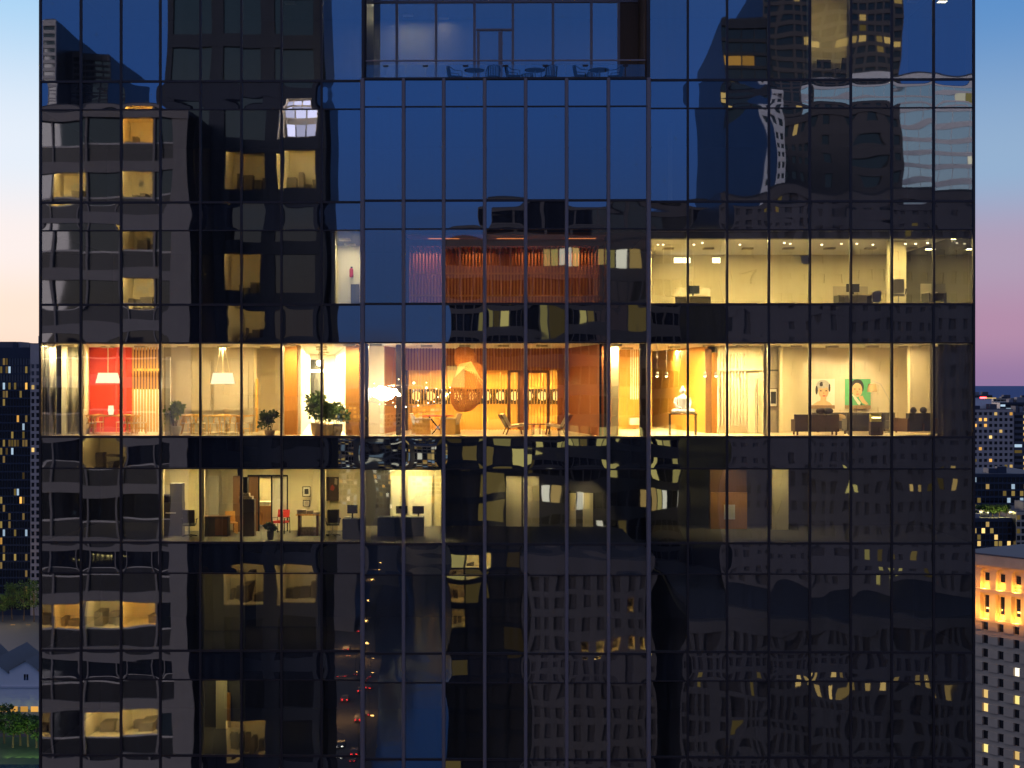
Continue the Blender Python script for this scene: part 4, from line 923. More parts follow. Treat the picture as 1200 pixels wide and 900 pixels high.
# ---- empty office upstairs
k2 = FL[2] + .006
def make_work_desk(label, loc, rz, name='office_desk'):
    t = thing(name, label, 'desk', loc, rz, 'desks in the lit office upstairs')
    obj('desk_top', MB().box(-.75, .75, -.35, .35, .70, .74), 'paint_grey', t)
    for sx in (-1, 1): obj('leg_panel', MB().box(sx * .72 - .02, sx * .72 + .02, -.33, .33, 0, .699), 'office_grey', t)
    mo = obj('monitor', MB().box(-.28, .28, .05, .09, .86, 1.20), 'screen_dark', t); obj('monitor_stand', MB().box(-.04, .04, .05, .085, .741, .859), 'black_metal', mo)
    obj('screen_panel', MB().box(-.75, .75, .36, .39, .40, 1.12), 'panel_grey', t)
    return t
dk = make_work_desk('grey desk near the glass before the pale pillar of the lit upstairs office', (XW(1000, 6.5), 6.5, k2), .1)
dup(dk, 'grey desk set back in the lit office just past the timber lounge', (XW(812, 7.5), 7.5, k2), -.1)
dup(dk, 'grey desk at the corner end of the lit office', (XW(1104, 5), 5, k2), .2)
dup(dk, 'grey desk with monitor in the lit room near the roof edge', (XW(966, 2.0), 2.0, FL[0] + .006), .1)
make_office_chair('dark office chair in the lit room near the roof edge', (XW(985, 1.6), 1.6, FL[0] + .006), .6, 'office_grey')
make_office_chair('office chair beside the pale pillar of the lit upstairs office', (XW(1053, 2.4), 2.4, k2), -.3, 'panel_grey')
for px in (770, 776, 812, 822, 866, 918, 925, 962, 985, 1003, 1022, 1060, 1072, 1086):
    pbox(2, 'downlight', 'panel_glow', px, px + 2.4, 284 + (px % 3), 285.4 + (px % 3), 3.6 + (px % 5) * .3, .05)
tag(obj('paper_notice', MB().box(-.13, .13, -.004, .004, 0, .30), 'paper', None, (XW(943, .12), .12, ZW(309, .12, 943))), 'white paper notice stuck high inside the upstairs office glass', 'notice')
tag(obj('paper_notice', MB().box(-.17, .17, -.004, .004, 0, .42), 'paper', None, (XW(1027, .12), .12, ZW(354, .12, 1027))), 'white paper notice stuck low inside the upstairs office glass', 'notice')
# ---- terrace furniture
def make_cafe_chair(label, loc, rz):
    t = thing('cafe_chair', label, 'chair', loc, rz, 'dark cafe chairs on the terrace')
    obj('seat', MB().box(-.23, .23, -.2, .24, .42, .46), 'black_metal', t)
    fr = MB()
    fr.tube([(-.26, .24, .0), (-.26, .22, .64), (-.27, -.1, .66), (-.22, -.27, .80), (0, -.31, .84), (.22, -.27, .80), (.27, -.1, .66), (.26, .22, .64), (.26, .24, 0)], .017)
    for sx in (-1, 1): fr.tube([(sx * .22, -.26, 0), (sx * .22, -.2, .45), (sx * .22, -.27, .80)], .015)
    obj('frame', fr, 'black_metal', t)
    bk = MB()
    for i in range(7): bk.bar((-.19 + i * .063, -.20, .46), (-.19 + i * .063, -.285, .80), .035, .012)
    obj('backrest', bk, 'black_metal', t); return t
zt0 = zp - .12
c0 = None
for px, d, rz, lb in ((533, .9, -1.3, 'dark cafe chair left of the leftmost terrace table'), (578, .9, .1, 'dark cafe chair seen square on beside the terrace door'), (601, .8, -1.4, 'dark cafe chair left of the middle terrace table'), (644, .9, .3, 'dark cafe chair right of the middle terrace table'), (681, .8, -1.4, 'dark cafe chair left of the rightmost terrace table'), (721, .9, 1.3, 'dark cafe chair right of the rightmost terrace table'), (695, 1.6, 3.1, 'dark cafe chair behind the rightmost terrace table'), (616, 1.8, 2.9, 'dark cafe chair low behind the middle terrace table')):
    if c0 is None: c0 = make_cafe_chair(lb, (XW(px, d), d, zt0), rz)
    else: dup(c0, lb, (XW(px, d), d, zt0), rz)
t0 = None
for px, lb in ((556, 'round grey cafe table near the terrace door'), (627, 'round grey cafe table at the middle of the terrace'), (702, 'round grey cafe table near the timber end of the terrace')):
    loc = (XW(px, 1.2), 1.2, zt0)
    if t0 is None:
        t0 = thing('cafe_table', lb, 'table', loc, 0, 'round cafe tables on the terrace'); obj('table_top', MB().lathe([(.37, .74), (.40, .76), (.38, .79)], n=20), 'office_grey', t0); obj('pedestal', MB().tube([(0, 0, .02), (0, 0, .74)], .035), 'steel', t0); obj('base', MB().lathe([(.22, 0), (.2, .03)], n=16), 'steel', t0)
    else: dup(t0, lb, loc)

# ------------------------------------------------------------------ BUILDINGS OF THE CITY
def room(parent, x0, x1, z0, z1, y, strip, seed):
    """A lit window: an open box with a ceiling strip and furniture in it."""
    r_ = random.Random(seed * 7 + int(x0 * 10)); d = y + 3.0; e = .012
    zc = z1 + .26
    w = MB().add([(x0, y + .11, z0), (x1, y + .11, z0), (x1, y + .11, zc), (x0, y + .11, zc), (x0, d, z0), (x1, d, z0), (x1, d, zc), (x0, d, zc)], [(0, 1, 5, 4), (3, 7, 6, 2), (0, 4, 7, 3), (1, 2, 6, 5), (4, 5, 6, 7)])
    o = obj('window', w, 'room_wall', parent)
    obj('ceiling_strip', MB().box(x0 + .15, x1 - .15, y + .13, y + .26, z1 + .19, z1 + .24), strip, o)
    if strip == 'room_violet':
        for i in range(2):
            for j in range(3): obj('light_panel', MB().box(x0 + .2 + j * (x1 - x0 - .4) / 3, x0 + .08 + (j + 1) * (x1 - x0 - .4) / 3, y + .6, y + .65, z0 + .25 + i * (z1 - z0) * .5, z0 + (.22 + i * .5) * (z1 - z0) + .5), 'lit_violet', o)
    f = MB(); x = x0 + .05
    while x < x1 - .4:
        ww = r_.uniform(.3, .9); hh = r_.uniform(.5, 1.3) * (z1 - z0) * .4
        if r_.random() < .8: f.box(x, min(x1 - .03, x + ww), d - r_.uniform(.3, 1.6) - .3, d - .05, z0 + e, z0 + hh)
        x += ww + r_.uniform(.02, .3)
    if f.v: obj('furniture', f, 'room_stuff', o)
    g = MB(); 
    for _ in range(r_.choice((1, 2, 3))):
        xa = r_.uniform(x0 + .1, x1 - .6); za = z0 + (z1 - z0) * r_.uniform(.45, .75); g.box(xa, xa + r_.uniform(.25, .5), d - .06, d - .01, za, za + r_.uniform(.2, .5))
    obj('picture', g, 'room_paper', o)
def windows(parent, rects, depth_y, wm, lit, name='window', hidden=0):
    """rects (x0, x1, z0, z1, key); lit: key -> material. The 100 largest / lit ones are parts, the others one part."""
    rects = sorted(rects, key=lambda r: (r[4] not in lit, -(r[1] - r[0]) * (r[3] - r[2])))
    cache = {}; rest = MB()
    for i, (x0, x1, z0, z1, key) in enumerate(rects):
        mt = lit.get(key, wm)
        if isinstance(mt, tuple):
            room(parent, x0, x1, z0, z1, depth_y, mt[0], i); continue
        if i < 100:
            w, h = round(x1 - x0, 3), round(z1 - z0, 3)
            if (w, h, mt) not in cache:
                cache[(w, h, mt)] = mesh(name, MB().box(-w / 2, w / 2, 0, .06, 0, h), mt)
            o = bpy.data.objects.new(name, cache[(w, h, mt)]); C.objects.link(o); o.parent = parent; o.location = ((x0 + x1) / 2, depth_y, z0)
        else: rest.box(x0, x1, depth_y, depth_y + .06, z0, z1)
    if rest.v: obj(name, rest, wm, parent, kind='stuff')
def block(name, label, W, H, depth, loc, rz, sh, band, bays, pier, wall_m, win_m='far_glass', lit=None, zlo=0, zhi=None, sub=None, recess=.3, top_band=1.0, group=None, cat='building', body_m='dark_glass_body', panel=0, plant=0):
    """Building in local axes: front wall in the plane y=0 facing -y, x from 0 to W. Piers and bands are one wall mesh; every window its own part."""
    lit = lit or {}; t = thing(name, label, cat, loc, rz, group)
    zhi = H if zhi is None else zhi
    rooms = any(isinstance(v, tuple) for v in lit.values())
    obj('body', MB().box(.02, W - .02, recess + (3.2 if rooms else .12), depth, 0, H - .05), body_m, t)
    wl = MB(); rects = []; pn = MB()
    nb = bays; bw = W / nb
    if zlo > 0: wl.box(0, W, 0, recess + .1, 0, zlo)
    wl.box(0, W, -.12, recess + .1, H - top_band, H)
    ns = int((H - top_band - zlo) / sh + 1e-6)
    z0 = H - top_band - ns * sh
    if z0 > zlo + .01: wl.box(0, W, 0, recess + .1, zlo, z0)
    for r_ in range(ns):
        z = z0 + r_ * sh
        wl.box(0, W, 0, recess + .1, z, z + band)
        for c_ in range(nb + 1):
            x0 = max(0, c_ * bw - pier / 2); x1 = min(W, c_ * bw + pier / 2)
            wl.box(x0, x1, .03, recess + .1, z + band, z + sh)
        for c_ in range(nb):
            x0, x1 = c_ * bw + pier / 2, (c_ + 1) * bw - pier / 2
            if c_ == 0: x0 = pier / 2
            if panel: pn.box(x0 + .002, x1 - .002, recess - .02, recess + .1, z + band + .001, z + band + panel)
            rects.append((x0, x1, z + band + panel + (.002 if panel else 0), z + sh, (ns - 1 - r_, c_)))
    obj('wall', wl, wall_m, t)
    windows(t, rects, recess, win_m, lit)
    if pn.v: obj('spandrel_panel', pn, 'dark_glass_body', t)
    r2 = random.Random(int(W * 10))
    for _ in range(plant):
        a = r2.uniform(.08, .8) * W; b_ = r2.uniform(.06, .18) * W; obj('roof_plant', MB().box(a, min(W - .3, a + b_), r2.uniform(1, 4), r2.uniform(6, 12), H + .26, H + r2.uniform(1.5, 3.6)), r2.choice(('grey_brown', 'roof_blue', 'concrete_warm')), t)
    obj('roof', MB().box(.3, W - .3, recess, depth - .3, H - .04, H + .25), 'roof_blue', t)
    return t
def refl(px0, px1, pyt, Lv):           # where a block stands whose mirror image shows at these photo pixels
    x0, x1 = XW(px0, Lv), XW(px1, Lv); zt = ZW(pyt, Lv, (px0 + px1) / 2)
    return x0, x1, zt
def px_m(Lv): return tt(600, Lv)        # metres per photo pixel there
def rblock(name, label, px0, px1, pyt, Lv, shpx, bandpx, bays, pierpx, wall_m, depth=30, litset=(), litmat='lit_warm', zlo_py=960, p_lit=0, win_m='far_glass', seed=1, mats=('lit_warm',), top=1.0, recess=.3, panel=0):
    x0, x1, zt = refl(px0, px1, pyt, Lv); m_ = px_m(Lv)
    r_ = random.Random(seed); lit = {}
    W = x1 - x0
    if p_lit:
        for a in range(80):
            for c_ in range(bays):
                if r_.random() < p_lit: lit[(a, c_)] = r_.choice(mats)
    for (a, c_, mt) in litset: lit[(a, bays - 1 - c_)] = mt
    zlo = max(.5, ZW(zlo_py, Lv))
    return block(name, label, W, zt, depth, (x1, -Lv, 0), math.pi, shpx * m_, bandpx * m_, bays, pierpx * m_, wall_m, win_m, lit, zlo, recess=recess, top_band=top, panel=panel * m_)
# behind the photographer, seen mirrored in the glass. Row 0 is the top storey; column 0 the one mirrored at the left.
rl = [(0, 6, 'lit_dim'), (0, 7, 'lit_warm')]
b1 = rblock('concrete_office', 'grey concrete office block with ribbon windows mirrored in the glass', -60, 222, 127, 49, 63.6, 13, 7, 2.4, 'concrete_warm', panel=20, litset=[(0, 5, ('room_amber',)), (1, 3, ('room_hot',)), (1, 5, ('room_hot',)), (2, 5, ('room_dim',)), (3, 5, ('room_hot',)), (6, 4, ('room_dim',)), (9, 2, ('room_dim',)), (9, 3, ('room_amber',)), (9, 4, ('room_hot',)), (9, 5, ('room_amber',)), (11, 5, ('room_hot',)), (11, 4, ('room_hot',)), (11, 2, ('room_dim',))], top=.65)
x0, x1, zt = refl(-60, 222, 127, 49); m_ = px_m(49)
pr = MB()
for i in range(14): pr.box(0, x1 - x0, .22, .30, zt - .65 - (i + 1) * 63.6 * m_ + 13 * m_ + 20 * m_, zt - .65 - (i + 1) * 63.6 * m_ + 13 * m_ + 22 * m_)
obj('window_transom', pr, 'concrete_pale', b1)
obj('end_pier', MB().box(0, 1.4, -.02, .39, 30, zt - .65), 'concrete_warm', b1)
rblock('dark_tower', 'dark brick tower with paired windows mirrored in the glass', 193, 378, -90, 57, 61, 16, 3, 17, 'brick_dark', depth=9, litset=[(3, 2, ('room_violet',)), (4, 1, ('room_dim',)), (4, 2, ('room_hot',)), (6, 1, ('room_dim',)), (7, 1, ('room_dim',)), (12, 1, ('room_dim',)), (12, 2, ('room_dim',)), (15, 1, ('room_dim',))], top=1.5)
rblock('slanted_tower', 'pale stepped tower with thin floor lines mirrored at the top', 52, 66, 22, 190, 9, 4, 1, 2, 'concrete_pale')
rblock('curved_tower', 'dark tower with close floor lines mirrored beside the pale one', 66, 128, 60, 200, 7, 2.5, 6, 1, 'grey_brown')
rblock('ribbon_office', 'grey brown office block with lit ribbon windows mirrored at the centre', 522, 835, 282, 131, 35, 14, 28, 1.6, 'grey_brown', litset=[(0, i, ('lit_white', 'lit_warm', 'lit_yellow')[i % 3]) for i in (10, 11, 12, 13, 16, 17, 18, 19)] + [(2, i, ('lit_yellow', 'lit_dim')[i % 2]) for i in (4, 5, 6, 10, 11, 14, 15)] + [(6, i, 'lit_yellow') for i in (9, 12, 13, 16, 17, 20, 22, 23)] + [(7, i, 'lit_yellow') for i in (17, 21, 24)] + [(2, 19, 'lit_dim'), (4, 6, 'lit_dim'), (7, 2, 'lit_dim'), (7, 8, 'lit_dim'), (6, 19, 'lit_yellow'), (6, 14, 'lit_dim')] + [(8, i, ('lit_yellow', 'lit_white', 'lit_warm')[i % 3]) for i in (4, 5, 6, 7, 10, 11, 13, 14, 20, 21, 22)] + [(9, 16, 'lit_white'), (9, 18, 'lit_dim'), (8, 25, 'lit_white')])
rblock('roof_house', 'dark plant storey on the ribbon window block mirrored at the centre', 571, 835, 238, 134, 40, 14, 8, 4, 'grey_brown')
rblock('glass_tower', 'dark glass tower with amber lit floors mirrored near the top', 852, 902, 20, 120, 16, 4, 3, 1.2, 'brick_dark', p_lit=.06, mats=('lit_warm', 'lit_dim', 'lit_amber'), seed=4, litset=[(2, 0, 'lit_amber'), (2, 1, 'lit_amber'), (5, 0, 'lit_warm'), (12, 0, 'lit_dim'), (13, 1, 'lit_warm')])
rblock('brown_tower', 'tall brown tower with lit office floors mirrored near the top', 896, 1052, -40, 175, 13, 5, 11, 3, 'grey_brown', p_lit=.05, mats=('lit_warm', 'lit_dim', 'lit_yellow'), seed=11, litset=[(6, i, 'lit_warm') for i in (3, 4, 6, 7, 9, 10)] + [(7, 9, 'lit_warm')])
mt_ = rblock('mirror_tower', 'bright pale blue glass building with white bands mirrored near the corner', 945, 1180, 84, 150, 17.5, 6, 12, .8, 'gleam_white', win_m='mirror_glass', zlo_py=300, recess=.1, litset=[(1, 9, 'lit_white'), (1, 10, 'lit_yellow'), (5, 10, 'lit_white')])
mt_.rotation_euler.z += R(11)
rblock('slender_tower', 'slender stone tower, its sunset gleam painted pale, mirrored beside the brown tower', 889, 913, 104, 90, 15, 7, 2, 5, 'gleam_white', zlo_py=700)
rblock('stepped_block', 'dark stepped block mirrored in front of the pale blue building', 905, 1052, 128, 118, 22, 11, 8, 9, 'grey_brown', p_lit=.03, mats=('lit_dim', 'lit_warm'), seed=3)
rblock('stone_tower', 'mauve stone tower with small windows mirrored at the right', 848, 1200, 224, 78, 27, 15, 20, 10, 'stone_mauve', win_m='dim_window', p_lit=.015, mats=('lit_dim', 'lit_warm'), seed=5, litset=[(12, 8, 'lit_yellow'), (12, 12, 'lit_warm'), (12, 13, 'lit_warm'), (12, 15, 'lit_warm'), (12, 14, 'lit_dim'), (15, 10, 'lit_dim'), (15, 12, 'lit_dim'), (15, 9, 'lit_yellow'), (16, 10, 'lit_yellow'), (16, 11, 'lit_yellow'), (16, 13, 'lit_dim')])
rblock('bank_building', 'stone building with broad bays and one lit floor mirrored low at the right', 800, 1200, 722, 64, 26, 9, 30, 6, 'stone_low', win_m='low_window', litset=[(2, i, 'lit_warm') for i in (10, 11, 13, 14, 16, 17, 18, 20, 21, 23)] + [(2, 1, 'lit_dim'), (2, 6, 'lit_dim'), (4, 4, 'lit_dim')], top=1.3)
bx0, bx1, bzt = refl(800, 1200, 722, 64)
rblock('older_building', 'old stone building with narrow bays and one lit row mirrored low at the centre', 618, 762, 655, 72, 25, 9, 9, 8, 'stone_low', win_m='low_window', litset=[(3, 4, ('room_dim',)), (3, 5, ('room_hot',)), (3, 6, ('room_hot',)), (3, 7, ('room_hot',)), (3, 8, ('room_hot',)), (1, 7, ('room_dim',))], top=1.2)
rblock('narrow_tower', 'narrow black tower with a bright yellow lit corner mirrored at the centre', 521, 617, 420, 84, 31, 7, 4, 2, 'brick_dark', win_m='low_window', p_lit=.10, mats=('lit_dim', 'lit_faint', 'lit_yellow'), seed=23, litset=[(7, 0, 'lit_yellow'), (7, 1, ('room_hot',)), (8, 0, ('room_dim',)), (9, 0, ('room_dim',)), (8, 1, 'lit_dim'), (3, 1, 'lit_dim'), (11, 0, 'lit_dim'), (5, 2, 'lit_dim'), (3, 3, 'lit_yellow')], top=.8)
# low city along the river
rr = random.Random(21)
lowspec = [('low grey riverside block mirrored beside the dark tower', 372, 420, 500, 420), ('low lit riverside hotel mirrored in the dusk gap', 418, 470, 505, 520), ('wide riverside store mirrored under the skyline', 462, 528, 512, 600),
           ('distant pale block mirrored on the skyline gap', 395, 430, 470, 900), ('distant brown block mirrored on the skyline gap', 432, 462, 482, 1000), ('distant dark block mirrored beside the narrow tower', 480, 522, 462, 850)]
for i, (lb, a, b_, py, Lv) in enumerate(lowspec):
    rblock('riverside_block' if i < 3 else 'distant_block', lb, a, b_, py, Lv, 7 if i < 3 else 5, 2, 8, 1.2, rr.choice(('grey_brown', 'brick_dark', 'stone_buff')), depth=60, p_lit=.4, mats=('lit_warm', 'lit_white', 'lit_amber', 'lit_cool', 'lit_dim'), seed=30 + i, zlo_py=600)
# river and quay in the mirrored gap
def strip(name, mat, pts, z, kind='structure'):
    return obj(name, MB().add([(x, y, z) for x, y in pts], [tuple(range(len(pts)))]), mat, None, kind=kind)
strip('river', 'water', [(XW(430, 230), -230), (XW(525, 230), -230), (XW(515, 700), -700), (XW(455, 700), -700)], .06)
strip('quay', 'pavement', [(XW(372, 230), -230), (XW(429, 230), -230), (XW(454, 700), -700), (XW(420, 700), -700)], .03)
sl0 = None
def make_street_lamp(label, loc):
    t = thing('street_lamp', label, 'street lamp', loc, 0, 'amber street lamps along the river quay')
    obj('pole', MB().tube([(0, 0, 0), (0, 0, 8.5), (1.2, 0, 9)], [.10, .07, .05], 6), 'black_metal', t); obj('lamp_head', MB().box(1.0, 1.9, -.2, .2, 8.92, 9.1), 'street_glow', t); return t
for i in range(10):
    y = -260 - i * 42; px = 428 + i * 2.6; lb = 'amber street lamp on the river quay, number %d along it' % (i + 1)
    lb = 'amber street lamp on the river quay'
    x = XW(px, -y) - 1.5
    if sl0 is None: sl0 = make_street_lamp(lb, (x, y, .03))
    else: dup(sl0, lb, (x, y, .03))
for i in range(5): lamp(None, (XW(400 + i * 8, 300 + 80 * i), -(300 + 80 * i), 9), 2600, (1, .5, .14), (6, 6))
def make_car(label, loc, rz):
    t = thing('car', label, 'car', loc, rz, 'cars driving along the river quay')
    obj('body', MB().prism([(-2.2, .35), (2.2, .35), (2.25, .75), (1.4, .92), (.8, 1.42), (-1.0, 1.42), (-1.7, .95), (-2.2, .85)], -.85, .85), 'car_paint', t)
    obj('windscreen', MB().prism([(.75, 1.36), (1.3, .96), (-1.5, .98), (-.95, 1.36)], -.87, .87), 'car_glass', t)
    for sx in (-1.35, 1.35):
        for sy in (-.8, .8): obj('wheel', MB().tube([(sx, sy - .1, .33), (sx, sy + .1, .33)], .33, 14), 'tyre', t)
    for sy in (-.6, .6): obj('tail_light', MB().box(-2.26, -2.2, sy - .18, sy + .18, .62, .80), 'tail_glow', t); obj('headlight', MB().box(2.2, 2.27, sy - .18, sy + .18, .55, .70), 'head_glow', t)
    return t
c0 = None
for i, (px, Lv) in enumerate(((415, 262), (420, 300), (424, 330), (398, 270), (409, 380), (428, 420), (412, 450), (404, 318))):
    loc = (XW(px, Lv), -Lv, .034); lb = 'car with lit red tail lights on the river quay'
    if c0 is None: c0 = make_car(lb, loc, -math.pi / 2)
    else: dup(c0, lb, loc, -math.pi / 2 if i % 3 else math.pi / 2)

# ---------------- seen directly, left of the tower
def at(px, Y): return XW(px, Y)
Y1 = 450; m1 = tt(600, Y1)
xa, xb_ = XW(-80, Y1), XW(33, Y1); zt = ZW(408, Y1, 0)
def fblock(name, label, px0, px1, pyt, Y, shpx, bandpx, bays, pierpx, wall_m, depth=25, p_lit=.1, mats=('lit_warm',), seed=1, litset=(), win_m='far_glass', zlo=.5, top=1.0, recess=.3, cat='building'):
    x0, x1 = XW(px0, Y), XW(px1, Y); m_ = tt(600, Y); r_ = random.Random(seed); lit = {}
    for a in range(60):
        for c_ in range(bays):
            if r_.random() < p_lit: lit[(a, c_)] = r_.choice(mats)
    for a, c_, mt in litset: lit[(a, c_)] = mt
    return block(name, label, x1 - x0, ZW(pyt, Y, (px0 + px1) / 2), depth, (x0, Y, 0), 0, shpx * m_, bandpx * m_, bays, pierpx * m_, wall_m, win_m, lit, zlo, recess=recess, top_band=top, cat=cat, plant=3)
bt = fblock('apartment_tower', 'dark apartment tower with scattered lit windows beyond the river', -30, 35.5, 408, 450, 9.6, 1.8, 20, .5, 'brick_dark', 30, .2, ('lit_faint', 'lit_dim', 'lit_faint', 'lit_faint', 'lit_faint', 'lit_dim', 'lit_faint', 'lit_cool', 'lit_amber'), 8, top=3.5)
be = fblock('stair_tower', 'pale concrete stair wing with two columns of square windows', 35.6, 46.9, 403, 449.5, 8.2, 3.2, 2, 2.2, 'hotel_concrete', 30, .05, ('lit_dim', 'lit_warm'), 3, top=7)
obj('roof_plant', MB().box(0, XW(16, 450) - XW(-30, 450), 2, 20, ZW(408, 450), ZW(400, 450)), 'grey_brown', bt)
strip('embankment', 'pavement', [(XW(-200, 276), 276), (XW(60, 276), 276), (XW(60, 470), 470), (XW(-200, 470), 470)], .03)
strip('bank_grass', 'grass', [(XW(-200, 252), 252), (XW(60, 252), 252), (XW(60, 275.9), 275.9), (XW(-200, 275.9), 275.9)], .03)
strip('river', 'water', [(XW(-200, 120), 120), (XW(60, 120), 120), (XW(60, 251.9), 251.9), (XW(-200, 251.9), 251.9)], .03)
t = thing('gabled_market', 'pale gabled riverside hall with blue roofs and a lit arcade', 'building', (XW(-60, 285), 285, 0))
def lx(px): return XW(px, 285) - XW(-60, 285)
zz = lambda py: ZW(py, 285, 20)
wl = MB(); rf = MB(); ar = MB(); xs = [-60, -28, 11, 50, 90]
for a, b_ in zip(xs[:-1], xs[1:]):
    mid = (a + b_) / 2
    wl.prism([(lx(a), zz(826)), (lx(b_), zz(835)), (lx(b_), zz(790)), (lx(mid), zz(775)), (lx(a), zz(786))], 0, .4)
    rf.add([(lx(a), -.6, zz(785)), (lx(mid), -.6, zz(773.5)), (lx(mid), 24, zz(773.5)), (lx(a), 24, zz(785))], [(0, 1, 2, 3)]); rf.add([(lx(mid), -.6, zz(773.5)), (lx(b_), -.6, zz(789)), (lx(b_), 24, zz(789)), (lx(mid), 24, zz(773.5))], [(0, 1, 2, 3)])
obj('gable_window', MB().box(lx(28), lx(30.2), -.05, -.001, zz(797), zz(790)).box(lx(31), lx(33.2), -.05, -.001, zz(797), zz(790)), 'far_glass', t); obj('gutter', MB().box(lx(-60), lx(90), -.25, -.001, zz(806), zz(804)), 'concrete_pale', t)
obj('wall', wl, 'shed_white', t); obj('roof', rf, 'roof_blue', t)
obj('hall_body', MB().box(lx(-60), lx(90), .45, 24, 0, zz(800)), 'roof_blue', t)
for i in range(12): obj('arcade_window', MB().box(lx(-60) + i * 2.4, lx(-60) + i * 2.4 + 1.7, -.05, .0, zz(826) - 1.6, zz(826) - .35), 'lit_amber', t)
obj('arcade_wall', MB().box(lx(-60), lx(90), .002, .42, 0, zz(826) - .01), 'stone_buff', t)
def make_tree(label, x, y, h, w, seed, group, mat='leaf_city', z=0.03):
    r_ = random.Random(seed); t = thing('tree', label, 'tree', (x, y, z), r_.uniform(0, 6), group)
    tr = MB().tube([(0, 0, 0), (.1, 0, h * .25), (.0, .15, h * .5), (.1, 0, h * .8)], [.28, .2, .14, .05], 7)
    for i in range(6): a = i * 1.05; tr.tube([(.05, .05, h * (.3 + .05 * i)), (w * .35 * math.cos(a), w * .35 * math.sin(a), h * (.5 + .06 * i))], [.09, .03], 5)
    obj('trunk', tr, 'bark', t)
    mb = MB()
    for i in range(12):
        a = r_.uniform(0, 6.28); q = r_.random(); rr_ = w * .36 * r_.uniform(.2, 1) * (1 - .5 * q)
        leaf_cloud(mb, (rr_ * math.cos(a), rr_ * math.sin(a), h * (.38 + .52 * q)), w * .22, w * .22, h * .10, 70, .55, r_)
    obj('crown', mb, mat, t); return t
for i, (px, y, h) in enumerate(((-6, 268, 8), (5, 270, 9), (15, 266, 8), (24, 268, 7), (33, 267, 8), (43, 266, 7))):
    make_tree(['lit green tree nearest the picture edge by the riverside hall', 'tall lit green tree before the first gable', 'lit green tree under the arcade between two gables', 'small lit green tree before the second gable', 'lit green tree near the slope of the second gable', 'lit green tree beside the glass tower corner'][i], XW(px, y), y, h, 6, 60 + i, 'floodlit trees along the embankment')
for px in (9, 22, 34, 44): spot(None, (XW(px, 256), 256, .5), (XW(px, 267), 267, 3.5), 900, 80, (.75, 1, .3), .8, 'tree_uplight')
for i, (px, y, h) in enumerate(((3, 436, 9), (14, 440, 11), (28, 438, 12), (40, 436, 13))):
    make_tree(['street tree at the foot of the dark apartment tower', 'second street tree at the foot of the apartment tower', 'yellow lit street tree under the stair wing', 'large yellow lit street tree at the stair wing corner'][i], XW(px, y), y, h + 2, 8, 80 + i, 'street trees by the apartment tower')
for px in (4, 16, 26, 36, 43): point(None, (XW(px, 428), 428, 9), 450, (1, .75, .25), .5, 'street_light')
for i, px in enumerate((2, 8, 15, 21, 27, 33, 39, 44)): tag(obj('shop_light', MB().box(-.7, .7, -.1, .1, 0, 1.1), ('lit_warm', 'lit_white', 'lit_amber')[i % 3], None, (XW(px, 430), 430, ZW(742 - 3 * (i % 3), 430, px))), ['lit shop sign by the first street tree', 'lit shop window next to the first sign', 'amber shop window under the tower', 'warm shop window under the middle of the tower', 'white shop window by the stair wing', 'amber shop window below the stair wing', 'warm shop window beside the large tree', 'white shop window at the glass tower corner'][i], 'shop light', 'lit shop windows at the tower foot')

# ---------------- seen directly, right of the tower
fblock('grid_hotel', 'pale grey hotel with a regular grid of square windows', 1128, 1188, 480, 620, 6.8, 3.2, 10, 2.4, 'hotel_concrete', 30, .13, ('lit_amber', 'lit_warm', 'lit_dim'), 5, top=1.2)
fblock('hotel_wing', 'darker hotel wing with amber lit corner rooms', 1188.2, 1230, 484, 622, 6.8, 3.4, 4, 1.6, 'grey_brown', 26, .45, ('lit_amber', 'lit_warm', 'lit_cool', 'lit_dim'), 9)
t = thing('roof_pavilion', 'small white rooftop pavilion with red beacon on the grid hotel', 'pavilion', (XW(1152, 628), 628, ZW(480, 620)))
w = XW(1162, 628) - XW(1152, 628); h = ZW(467, 628) - ZW(480, 620); obj('wall', MB().box(-w, w, 0, 8, 0, h), 'shed_white', t); obj('beacon', MB().box(-1.4, 1.6, -.3, .1, h + .02, h + .7), 'beacon_red', t); obj('parapet', MB().box(-w - .3, w + .3, -.29, .3, h + .001, h + .3), 'concrete_pale', t); obj('parapet_light', MB().box(w * .2, w + 2, -.36, -.295, h + .05, h + .4), 'lit_warm', t)
fblock('far_slab', 'long low slab on the lakefront skyline', 1120, 1163, 463, 1500, 2.4, 1, 14, .5, 'grey_brown', 40, .08, ('lit_dim', 'lit_cool'), 12)
fblock('far_block', 'reddish low block on the lakefront skyline', 1164, 1215, 467, 1350, 2.6, 1, 12, .5, 'stone_buff', 40, .08, ('lit_dim', 'lit_warm'), 13)
fblock('far_block', 'dark block behind the hotel roof with white lights', 1172, 1225, 472, 800, 4, 1.6, 8, .8, 'brick_dark', 40, .12, ('lit_cool', 'lit_white'), 14)
fblock('terrace_building', 'dark glass building with a lit roof garden below the hotel', 1120, 1230, 556, 470, 8, 2.2, 22, .8, 'brick_dark', 40, .16, ('lit_warm', 'lit_dim', 'lit_cool'), 15)
fblock('garden_block', 'low lit block with planted roof garden behind the orange building', 1120, 1190, 608, 440, 7.5, 1.6, 14, .8, 'brick_dark', 24, .24, ('lit_warm', 'lit_dim'), 17)
fblock('warehouse', 'dark framed warehouse with broad windows beside the roof garden', 1191, 1240, 600, 436, 8, 2.4, 9, 1.2, 'stone_buff', 24, .3, ('lit_amber', 'lit_dim'), 18)
